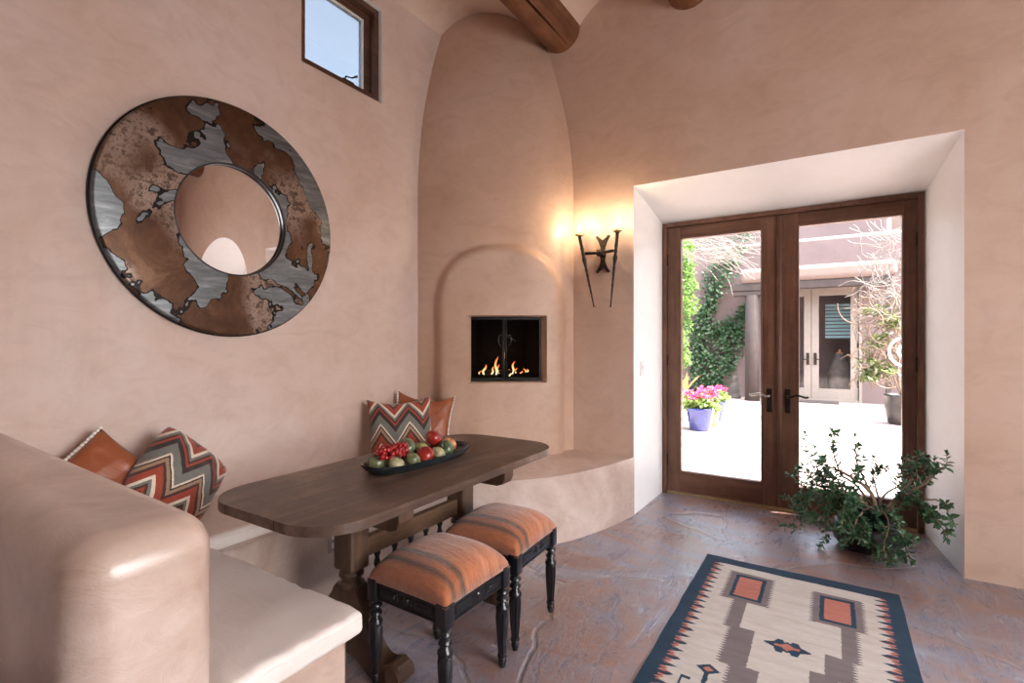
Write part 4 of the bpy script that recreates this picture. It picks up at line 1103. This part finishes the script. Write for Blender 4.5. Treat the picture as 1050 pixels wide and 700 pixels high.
def leafy(P, s0, n, L, spread=1.0):
    """opposite leaf pairs along the last part of a path"""
    for k in range(n):
        f = s0 + (1 - s0) * (k + .5) / n; x = f * (len(P) - 1); i = min(int(x), len(P) - 2); p = P[i].lerp(P[i + 1], x - i); d = (P[i + 1] - P[i]).normalized()
        side = d.orthogonal().normalized(); a = k * 1.57 + rp.uniform(-.4, .4); side = Matrix.Rotation(a, 3, d) @ side
        for s in (-1, 1):
            dd = (side * s * spread + d * rp.uniform(.2, .8) + Vector((0, 0, rp.uniform(-.35, .3)))).normalized()
            nn_ = (d + Vector((rp.uniform(-.4, .4), rp.uniform(-.4, .4), .6))).normalized(); l = L * rp.uniform(.65, 1.2) * (1 - .3 * f * (k == n - 1))
            leaf(LV, LF, p + dd * .003, dd, nn_, l, l * .52)
    d = (P[-1] - P[-2]).normalized()
    for s in range(3):
        dd = (d + Vector((rp.uniform(-.6, .6), rp.uniform(-.6, .6), rp.uniform(-.3, .6)))).normalized(); leaf(LV, LF, P[-1], dd, Vector((0, 0, 1)), L * .8, L * .4)
def branch(pts, r0, r1, s0=.5, n=8, L=.042, twigs=4, tl=.13, up=.5):
    P = smooth_path(pts, 6); P = [p + Vector((rp.uniform(-1, 1), rp.uniform(-1, 1), rp.uniform(-1, 1))) * .004 for p in P]
    m = len(P); tube(stem_bm, P, [r0 + (r1 - r0) * k / (m - 1) for k in range(m)], 7)
    if n: leafy(P, s0, n, L)
    for t_ in range(twigs):
        f = rp.uniform(max(.25, s0 - .2), .97); i = int(f * (m - 1)); d = (P[min(i + 1, m - 1)] - P[i - 1]).normalized()
        e = (d * .5 + Vector((rp.uniform(-1, 1), rp.uniform(-1, .6), rp.uniform(-.7, 1) + up))).normalized(); l = tl * rp.uniform(.5, 1.2)
        Q = [P[i], P[i] + e * l * .5 + Vector((0, 0, .01)), P[i] + e * l + Vector((0, 0, rp.uniform(-.02, .03)))]
        Q = smooth_path(Q, 4)
        for q in Q:
            if q.y > 4.56: q.y = 4.56
            if q.z < .012: q.z = .012
            if q.x > .57: q.x = .57
        tube(stem_bm, Q, [.0028 - .0012 * k / (len(Q) - 1) for k in range(len(Q))], 5); leafy(Q, .1, max(4, int(l / .017)), L * 1.0)
c0 = at(903, 528, 4.03)
def BR(spec, *a, **k): branch([c0 + Vector((rp.uniform(-.03, .03), rp.uniform(-.02, .02), -.02))] + [at(*s) for s in spec], *a, **k)
BR([(893, 505, 4.03), (872, 489, 4.08), (855, 480, 4.12), (838, 474, 4.15)], .015, .004, .6, 5, twigs=5)
BR([(893, 505, 4.03), (885, 488, 4.08), (878, 470, 4.12), (876, 448, 4.12)], .011, .0025, .45, 8, L=.045, twigs=3, tl=.09)
BR([(880, 500, 4.08), (862, 485, 4.15), (855, 465, 4.18), (853, 444, 4.18)], .009, .0025, .5, 9, L=.05, twigs=2, tl=.07)
BR([(875, 502, 4.08), (845, 490, 4.15), (829, 470, 4.18), (825, 446, 4.2)], .008, .0025, .5, 9, L=.048, twigs=2, tl=.07)
BR([(875, 508, 4.05), (850, 495, 4.1), (838, 480, 4.12), (835, 460, 4.15)], .007, .0025, .5, 7, L=.045, twigs=2, tl=.07)
BR([(880, 510, 4.0), (850, 500, 4.1), (825, 495, 4.15), (808, 486, 4.2)], .010, .003, .35, 12, twigs=14)
BR([(880, 515, 4.0), (850, 508, 4.05), (825, 512, 4.1), (812, 520, 4.15)], .009, .003, .3, 12, twigs=18, up=.1)
BR([(880, 515, 4.0), (855, 512, 4.0), (832, 525, 4.0), (815, 545, 4.0)], .009, .0025, .35, 12, twigs=14, up=0)
BR([(880, 515, 3.98), (860, 520, 3.95), (846, 535, 3.92), (848, 552, 3.9)], .007, .0025, .3, 12, twigs=12, up=0)
BR([(885, 515, 3.95), (868, 515, 3.9), (864, 535, 3.87), (868, 552, 3.85)], .007, .0025, .2, 14, twigs=12, up=.1)
BR([(893, 520, 3.95), (880, 530, 3.85), (877, 545, 3.82), (884, 556, 3.8)], .008, .0025, .25, 12, twigs=9, up=0)
BR([(905, 522, 3.93), (912, 540, 3.82), (906, 560, 3.74), (912, 578, 3.68)], .008, .0025, .45, 12, twigs=8, tl=.08, up=0)
BR([(910, 522, 3.93), (922, 540, 3.82), (928, 556, 3.76), (930, 572, 3.72)], .007, .0025, .45, 10, twigs=8, tl=.08, up=0)
BR([(915, 515, 4.0), (928, 500, 4.05), (936, 488, 4.08), (932, 470, 4.1)], .013, .004, .7, 4, twigs=4, tl=.1)
BR([(920, 512, 4.0), (940, 500, 3.98), (950, 490, 3.95), (946, 474, 3.95)], .010, .003, .3, 10, twigs=9, tl=.09)
BR([(920, 512, 4.0), (945, 498, 3.92), (960, 485, 3.85), (971, 477, 3.80)], .009, .0025, .8, 3, twigs=3, tl=.06)
BR([(920, 515, 4.0), (945, 512, 3.9), (966, 515, 3.82), (976, 536, 3.76)], .009, .003, .9, 2, twigs=3, tl=.07)
BR([(925, 518, 3.98), (945, 520, 3.9), (960, 532, 3.8), (972, 552, 3.72)], .007, .0025, .5, 10, twigs=5, tl=.07, up=0)
BR([(918, 515, 4.0), (935, 518, 3.95), (945, 525, 3.9), (952, 532, 3.86)], .007, .0025, .2, 12, twigs=10, tl=.09, up=.1)
BR([(905, 510, 4.05), (918, 500, 4.1), (930, 497, 4.12), (922, 478, 4.15)], .008, .0025, .6, 7, twigs=3, tl=.08)
BR([(900, 505, 4.1), (895, 490, 4.15), (899, 478, 4.2), (896, 470, 4.2)], .007, .0025, .5, 7, twigs=3, tl=.08)
for p in range(len(LV)):
    v_ = LV[p]
    if v_.z < .006: LV[p] = Vector((v_.x, v_.y, .006 + rp.uniform(0, .01)))
    if v_.y > 4.58: LV[p] = Vector((v_.x, 4.58, v_.z))
bm_obj('stems', stem_bm, 'bark', pp, world=True)
py_obj('leaves', LV, LF, 'jade', pp, world=True)

# ------------------------------------------------------------------ the courtyard
structure(solid('patio_floor', -12, 12, 4.62, 18, -.14, -.02, 'pavers'))
# unseen roof over our own door, added to block direct sun
bm = bmesh.new(); box(bm, -2.2, 1.4, 4.76, 5.16, 2.62, 2.86, .04, 3); structure(bm_obj('added_sun_overhang', bm, 'patio_wall', smooth=False))

bd = thing('courtyard_building', 'pink adobe building across the courtyard with a covered porch and stepped parapets', 'building', (0, 13.7, 0))
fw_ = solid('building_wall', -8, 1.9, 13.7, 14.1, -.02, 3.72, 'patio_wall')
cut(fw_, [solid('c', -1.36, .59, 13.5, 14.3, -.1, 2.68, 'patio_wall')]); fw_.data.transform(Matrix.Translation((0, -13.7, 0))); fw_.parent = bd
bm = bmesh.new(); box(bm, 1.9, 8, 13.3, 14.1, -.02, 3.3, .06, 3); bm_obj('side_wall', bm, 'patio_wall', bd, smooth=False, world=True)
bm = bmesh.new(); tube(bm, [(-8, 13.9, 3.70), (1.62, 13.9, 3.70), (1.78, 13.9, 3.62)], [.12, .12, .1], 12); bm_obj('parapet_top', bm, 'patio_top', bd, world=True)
bm = bmesh.new(); box(bm, -8, 1.25, 15.2, 19, 0, 4.72, .16, 5); tag(bm_obj('upper_storey', bm, 'patio_wall', bd, smooth=False, world=True), 'upper block set back behind the parapet')
bm = bmesh.new(); box(bm, -1.82, 1.15, 12.82, 13.72, 2.72, 3.06, .12, 6); bm_obj('porch_roof', bm, 'patio_top', bd, smooth=False, world=True)
bm = bmesh.new(); box(bm, -2.02, 1.10, 12.88, 13.14, 2.55, 2.72, .02); bm_obj('porch_beam', bm, 'post', bd, smooth=False, world=True)
bm = bmesh.new(); box(bm, -1.98, -1.20, 12.9, 13.1, 2.43, 2.55, .03); bm_obj('post_bracket', bm, 'post', bd, smooth=False, world=True)
bm = bmesh.new(); tube(bm, [(-1.56, 13.0, -.02), (-1.565, 13.0, 1.2), (-1.56, 13.0, 2.45)], [.165, .158, .15], 14); bm_obj('porch_post', bm, 'post', bd, world=True)
bm = bmesh.new(); box(bm, .96, 1.06, 12.95, 13.05, -.02, 2.55, .02); bm_obj('porch_post', bm, 'post', bd, smooth=False, world=True)
# its room, as far as the glass shows it
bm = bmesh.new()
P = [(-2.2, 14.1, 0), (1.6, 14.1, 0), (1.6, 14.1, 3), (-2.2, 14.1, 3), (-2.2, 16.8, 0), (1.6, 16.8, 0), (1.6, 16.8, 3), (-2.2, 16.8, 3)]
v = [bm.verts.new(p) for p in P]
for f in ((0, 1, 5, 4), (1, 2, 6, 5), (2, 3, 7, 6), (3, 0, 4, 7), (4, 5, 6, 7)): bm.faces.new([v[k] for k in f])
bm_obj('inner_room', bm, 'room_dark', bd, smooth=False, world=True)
def far_leaf(x0, x1, nm, hx):
    bm = bmesh.new(); y0, y1 = 13.74, 13.80; s = .145
    box(bm, x0, x0 + s, y0, y1, .03, 2.62, .006); box(bm, x1 - s, x1, y0, y1, .03, 2.62, .006); box(bm, x0 + s, x1 - s, y0, y1, .03, .27, .006); box(bm, x0 + s, x1 - s, y0, y1, 2.43, 2.62, .006)
    o = bm_obj('patio_door', bm, 'cream_paint', bd, smooth=False, world=True)
    bm = bmesh.new(); box(bm, x0 + s, x1 - s, 13.766, 13.774, .27, 2.43); bm_obj('door_pane', bm, 'glass', o, smooth=False, world=True)
    bm = bmesh.new(); box(bm, hx - .03, hx + .03, 13.715, 13.74, .82, 1.10, .008); tube(bm, [(hx, 13.70, .95), (hx, 13.66, .95), (hx + (.1 if hx > -.38 else -.1), 13.66, .95)], .013, 6); bm_obj('door_handle', bm, 'bronze', o, world=True)
    for z in (.4, 1.3, 2.2):
        bm = bmesh.new(); xh = x1 - .005 if hx < x1 - .3 else x0 + .005
        tube(bm, [(xh, 13.73, z - .07), (xh, 13.73, z + .07)], .018, 6); bm_obj('hinge', bm, 'bronze', o, world=True)
far_leaf(-1.29, -.395, 'l', -.46); far_leaf(-.385, .52, 'r', -.31)
bm = bmesh.new()
for (a_, b_, c_, d_) in ((-1.36, -1.30, -.02, 2.68), (.53, .59, -.02, 2.68)): box(bm, a_, b_, 13.70, 13.86, c_, d_, .006)
box(bm, -1.30, .53, 13.70, 13.86, 2.63, 2.68, .006); box(bm, -1.30, .53, 13.70, 13.86, -.02, .03, .006)
bm_obj('door_frame', bm, 'cream_paint', bd, smooth=False, world=True)
wb_ = thing('blind_reflection', 'pale blue slatted blind behind the far patio doors, standing in for reflections in the glass too', 'blind', (.25, 14.5, 1.2))  # slats stand for a blind and for reflections in the door glass
for k in range(10):
    bm = bmesh.new(); z = 1.45 + .085 * k; box(bm, -.12, .60, 14.49, 14.53, z, z + .058, .004); bm_obj('slat', bm, 'blind', wb_, smooth=False, world=True)
jar = thing('jar_reflection', 'tall round jar shape inside the far patio doors, standing in for a reflection in the glass', 'jar', (.18, 14.35, 0))  # jar shape added to imitate a reflection in the door glass
bm = bmesh.new(); lathe(bm, [(.14, 0), (.20, .1), (.25, .35), (.26, .55), (.22, .8), (.13, .98), (.10, 1.03), (.13, 1.08), (.12, 1.08), (.09, 1.03)], 24); bm_obj('jar_body', bm, 'stone', jar)
bm = bmesh.new(); lathe(bm, [(.10, 1.05), (.09, 1.09), (.03, 1.12), (.03, 1.16), (.01, 1.18)], 16); bm_obj('jar_lid', bm, 'terracotta', jar)
dm = solid('doormat', -.9, .15, 13.15, 13.62, -.02, .005, 'mat'); tag(dm, 'dark doormat on the paving before the cream patio doors', 'doormat')
# carved stone by the post
bm = bmesh.new(); lathe(bm, [(.13, 0), (.14, .03), (.12, .06), (.09, .12), (.11, .2), (.12, .3), (.08, .36), (.05, .39), (.075, .43), (.08, .48), (.06, .53), (.02, .56)], 16)
for v_ in bm.verts: v_.co += Vector((.012 * noise.noise(v_.co * 14), .012 * noise.noise(v_.co * 14 + Vector((3, 3, 3))), 0))
o = bm_obj('garden_statue', bm, 'stone'); o.location = (-1.98, 13.35, -.02); tag(o, 'small carved grey stone figure standing left of the wooden porch post', 'statue')

# ivy on the courtyard wall
iv = random.Random(5)
iva = thing('wall_ivy', 'dark green ivy climbing the pink courtyard wall left of the porch post', 'ivy', (-2.6, 13.6, 0))
V, F = [], []; sb = bmesh.new()
paths = [[(712, 404), (714, 380), (716, 355), (722, 325), (735, 300), (750, 270), (764, 238), (770, 225)], [(722, 335), (735, 340), (748, 335), (762, 325), (768, 318)], [(735, 340), (742, 352), (750, 366), (745, 380)], [(716, 355), (728, 365), (738, 378), (736, 392)],
         [(722, 325), (728, 308), (730, 285), (742, 262)], [(714, 370), (722, 385), (728, 396)], [(748, 335), (758, 342), (764, 352)], [(716, 350), (705, 320), (700, 280)]]
for q in paths:
    P = smooth_path([at(p[0], p[1], 13.62) for p in q], 8); tube(sb, P, .014, 5)
    for i, p in enumerate(P):
        for _ in range(14):
            c_ = p + Vector((iv.gauss(0, .11), iv.uniform(-.16, .03), iv.gauss(0, .11)))
            leaf(V, F, c_, Vector((iv.uniform(-1, 1), -.5, iv.uniform(-1, .4))), Vector((iv.uniform(-.5, .5), -1, .4)), iv.uniform(.06, .11), iv.uniform(.05, .08))
bm_obj('vine_stems', sb, 'brown_twig', iva, world=True); py_obj('leaves', V, F, 'ivy', iva, world=True)

def leaf_cloud(cs, n, L, rnd, W=.5, drop=0):
    V, F = [], []
    for _ in range(n):
        c_, r_ = rnd.choice(cs)
        d = Vector((rnd.gauss(0, 1), rnd.gauss(0, 1), rnd.gauss(0, 1))).normalized() * (rnd.random() ** .4)
        p = Vector((c_[0] + d.x * r_[0], c_[1] + d.y * r_[1], c_[2] + d.z * r_[2]))
        dd = Vector((rnd.uniform(-1, 1), rnd.uniform(-1, 1), rnd.uniform(-1, .6) - drop)); l = L * rnd.uniform(.6, 1.3)
        leaf(V, F, p, dd, Vector((rnd.uniform(-.6, .6), rnd.uniform(-.6, .6), 1)), l, l * W)
    return V, F
# leafy tree at the left edge
rt = random.Random(8)
tre = thing('leafy_tree', 'bright green leafy tree at the left side of the courtyard', 'tree', (-2.95, 10.6, 0))
cs = []
for z in (1.05, 1.35, 1.7, 2.1, 2.5, 2.9, 3.2): cs.append(((-2.66 + rt.uniform(-.12, .05) - (.12 if z < 1.4 else 0), 10.6 + rt.uniform(-.3, .3), z), (.40, .5, .30)))
cs += [((-3.5, 10.7, 2.2), (.6, .6, 1.2)), ((-3.6, 10.7, 3.3), (.8, .6, .6)), ((-2.75, 10.9, 3.35), (.35, .4, .3))]
V, F = leaf_cloud(cs, 8500, .08, rt); py_obj('foliage', V, F, 'tree', tre, world=True)
bm = bmesh.new()
for k in range(6):
    P = smooth_path([(-3.05, 10.6, 0), (-3.05 + rt.uniform(-.2, .15), 10.6, .8), (-3.0 + rt.uniform(-.5, .4), 10.6 + rt.uniform(-.3, .3), 1.8), (-3.0 + rt.uniform(-.8, .4), 10.6 + rt.uniform(-.3, .3), 3.1)], 5); tube(bm, P, [.05 - .04 * i / (len(P) - 1) for i in range(len(P))], 7)
bm_obj('trunk', bm, 'brown_twig', tre, world=True)
# bare pale branches hanging above it
bb = thing('bare_branches', 'tangle of thin pale bare twigs in front of the leafy tree', 'branches', (-3.4, 8.8, 0))
bm = bmesh.new(); tube(bm, [(-3.5, 8.9, -.02), (-3.45, 8.9, 1.4), (-3.2, 8.85, 2.5), (-2.7, 8.8, 3.1)], [.05, .045, .035, .02], 8)
for k in range(95):
    x = rt.uniform(693, 735) ; y_ = rt.uniform(232, 268); Y = rt.uniform(8.3, 9.3); p = at(x, y_, Y); a = rt.uniform(-.5, .35); l = rt.uniform(.35, .95)
    P = [p]
    for i in range(7):
        a += rt.uniform(-.35, .28); P.append(P[-1] + Vector((math.cos(a), rt.uniform(-.3, .3), math.sin(a))) * l / 7)
    tube(bm, smooth_path(P, 2), .0045, 4)
for k in range(9):
    p = at(740 + k * 3, 240 + 2 * k, 8.8); c_ = p + Vector((0, 0, -.05)); P = [c_ + Vector((math.cos(t_ / 10) * (.35 + .03 * k), 0, -math.sin(t_ / 10 ) * (.18 + .02 * k))) for t_ in range(-12, 16)]
    tube(bm, P[k:20], .005, 4)
bm_obj('twigs', bm, 'pale_twig', bb, world=True)
# raised stone planter with strap-leaved plant
bm = bmesh.new(); box(bm, -3.9, -2.42, 9.6, 10.5, -.02, .42, .05, 3); o = bm_obj('stone_planter', bm, 'stone', smooth=False); tag(o, 'low grey stone planter behind the blue flower pot', 'planter')
sp = thing('strap_leaf_plant', 'spiky red and green strap-leaved plant growing in the stone planter', 'plant', (-2.65, 9.95, .42)); V, F = [], []
for k in range(150):
    b = Vector((-2.78 + rt.gauss(0, .17), 9.9 + rt.gauss(0, .12), .40)); d = Vector((rt.uniform(-.8, .8), rt.uniform(-.6, .5), rt.uniform(.7, 1.4))); l = rt.uniform(.2, .48)
    leaf(V, F, b, d, Vector((rt.uniform(-1, 1), -1, .2)), l, .05, .05)
py_obj('leaves', V, F, 'croton', sp, world=True)
def flower_pot(label, loc, r, h, mat, fl=True, glab=None):
    t_ = thing('flower_pot', label, 'flower pot', loc, 0, glab)
    bm = bmesh.new(); lathe(bm, [(r * .62, 0), (r * .72, .01), (r * .82, h * .35), (r * .93, h * .8), (r * .96, h * .86), (r, h * .9), (r, h * .98), (r * .95, h), (r * .9, h * .97), (r * .85, h * .85)], 30); bm_obj('pot', bm, mat, t_)
    bm = bmesh.new(); lathe(bm, [(.001, h * .88), (r * .88, h * .88), (r * .88, h * .85), (.001, h * .85)], 20); bm_obj('soil', bm, 'soil', t_)
    V, F = leaf_cloud([((0, 0, h + r * .35), (r * 1.25, r * 1.25, r * .55))], int(520 * r / .2), r * .36, rt, .8); py_obj('leaves', V, F, 'lime', t_)
    if fl:
        V, F = [], []
        for k in range(26):
            a = rt.uniform(0, 2 * PI); q = rt.random() ** .5 * r * 1.15; c_ = Vector((q * math.cos(a), q * math.sin(a), h + r * .95 + rt.uniform(-.3, .22) * r))
            for i in range(16):
                d = Vector((rt.gauss(0, 1), rt.gauss(0, 1), rt.gauss(0, 1))).normalized(); leaf(V, F, c_ + d * r * .10, d, Vector((0, 0, 1)), r * .18, r * .18)
        py_obj('flowers', V, F, 'pink', t_)
    return t_
flower_pot('large blue glazed pot of pink flowers, nearest of the pots outside', (-1.73, 8.22, -.02), .215, .36, 'pot_blue')
flower_pot('blue glazed pot of pink flowers behind the larger blue pot', (-1.72, 9.25, -.02), .20, .36, 'pot_blue')
flower_pot('small terracotta pot of green leaves between the two blue pots', (-1.66, 8.72, -.02), .13, .26, 'terracotta', False)
flower_pot('dark pot of pink flowers left of the large blue pot, by the door frame', (-2.30, 8.45, -.02), .22, .34, 'dark_pot')
# shrub with bare looping branches at the right
sh = thing('vine_shrub', 'tangled bare-branched shrub with a few green leaves right of the cream patio doors', 'shrub', (.95, 10.6, 0)); bm = bmesh.new(); V, F = [], []
for k in range(80):
    p = at(rt.uniform(893, 925), rt.uniform(300, 398), rt.uniform(10.2, 11.0)); a = rt.uniform(0, 6.28); cv = rt.choice((-1, 1)) * rt.uniform(.25, .6); P = [p]
    for i in range(9): a += cv; P.append(P[-1] + Vector((math.cos(a), rt.uniform(-.3, .3), math.sin(a))) * rt.uniform(.05, .11))
    P = [q for q in P if q.z > .55]
    if len(P) > 3: tube(bm, smooth_path(P, 3), rt.uniform(.006, .011), 5)
for k in range(5):
    P = smooth_path([(1.0, 10.6, .45), (1.0 + rt.uniform(-.15, .3), 10.6, 1.0), (1.1 + rt.uniform(-.3, .3), 10.6, 1.7), (1.2 + rt.uniform(-.3, .2), 10.6, 2.6)], 5); tube(bm, P, .016, 6)
bm_obj('branches', bm, 'brown_twig', sh, world=True)
bm = bmesh.new()
for k in range(110):
    x = rt.uniform(893, 928); p = at(x, rt.uniform(232, 325) + (925 - x) * .5, rt.uniform(10.2, 11.0)); a = rt.uniform(0, 6.28); P = [p]
    for i in range(6): a += rt.uniform(-.6, .6); P.append(P[-1] + Vector((math.cos(a), rt.uniform(-.3, .3), math.sin(a))) * .09)
    tube(bm, smooth_path(P, 2), .006, 4)
bm_obj('upper_twigs', bm, 'pale_twig', sh, world=True)
cs = [(tuple(at(x, y_, 10.6)), (rx, .3, rz)) for x, y_, rx, rz in ((893, 372, .28, .12), (900, 350, .2, .12), (905, 380, .25, .1), (897, 318, .14, .1), (890, 385, .14, .05), (915, 330, .2, .2))]
V, F = leaf_cloud(cs, 420, .13, rt, .4); py_obj('leaves', V, F, 'olive', sh, world=True)
pt = thing('planter_urn', 'dark glazed urn under the tangled shrub, right of the cream patio doors', 'planter', (1.0, 10.6, -.02))
bm = bmesh.new(); lathe(bm, [(.16, 0), (.19, .02), (.22, .15), (.235, .32), (.22, .44), (.24, .47), (.24, .5), (.21, .5), (.19, .45)], 28); bm_obj('urn_body', bm, 'dark_pot', pt)
bm = bmesh.new(); lathe(bm, [(.001, .46), (.20, .46), (.20, .43), (.001, .43)], 20); bm_obj('soil', bm, 'soil', pt)
# metal spiral on a stake
gs = thing('spiral_ornament', 'shiny white metal spiral on a garden stake outside the right-hand door', 'garden ornament', (.95, 8.6, -.02)); bm = bmesh.new()
c_ = at(931, 359, 8.6); P = [c_ + Vector((math.cos(t_ * .22) * (.05 + .0036 * t_), .0, math.sin(t_ * .22) * (.05 + .0036 * t_))) for t_ in range(0, 66)]
tube(bm, P, .017, 8); bm_obj('spiral', bm, 'silver', gs, world=True)
bm = bmesh.new(); tube(bm, [(c_.x, 8.62, -.02), (c_.x, 8.62, c_.z)], .010, 8); bm_obj('stake', bm, 'iron', gs, world=True)
# sunlit wall and garden beyond, at the right
aw = solid('garden_wall', 1.3, 9.0, 16.8, 17.1, -.02, 4.9, 'patio_top'); aw.rotation_euler = (0, 0, 0); tag(aw, 'light tan adobe wall beyond the courtyard at the right', 'wall')
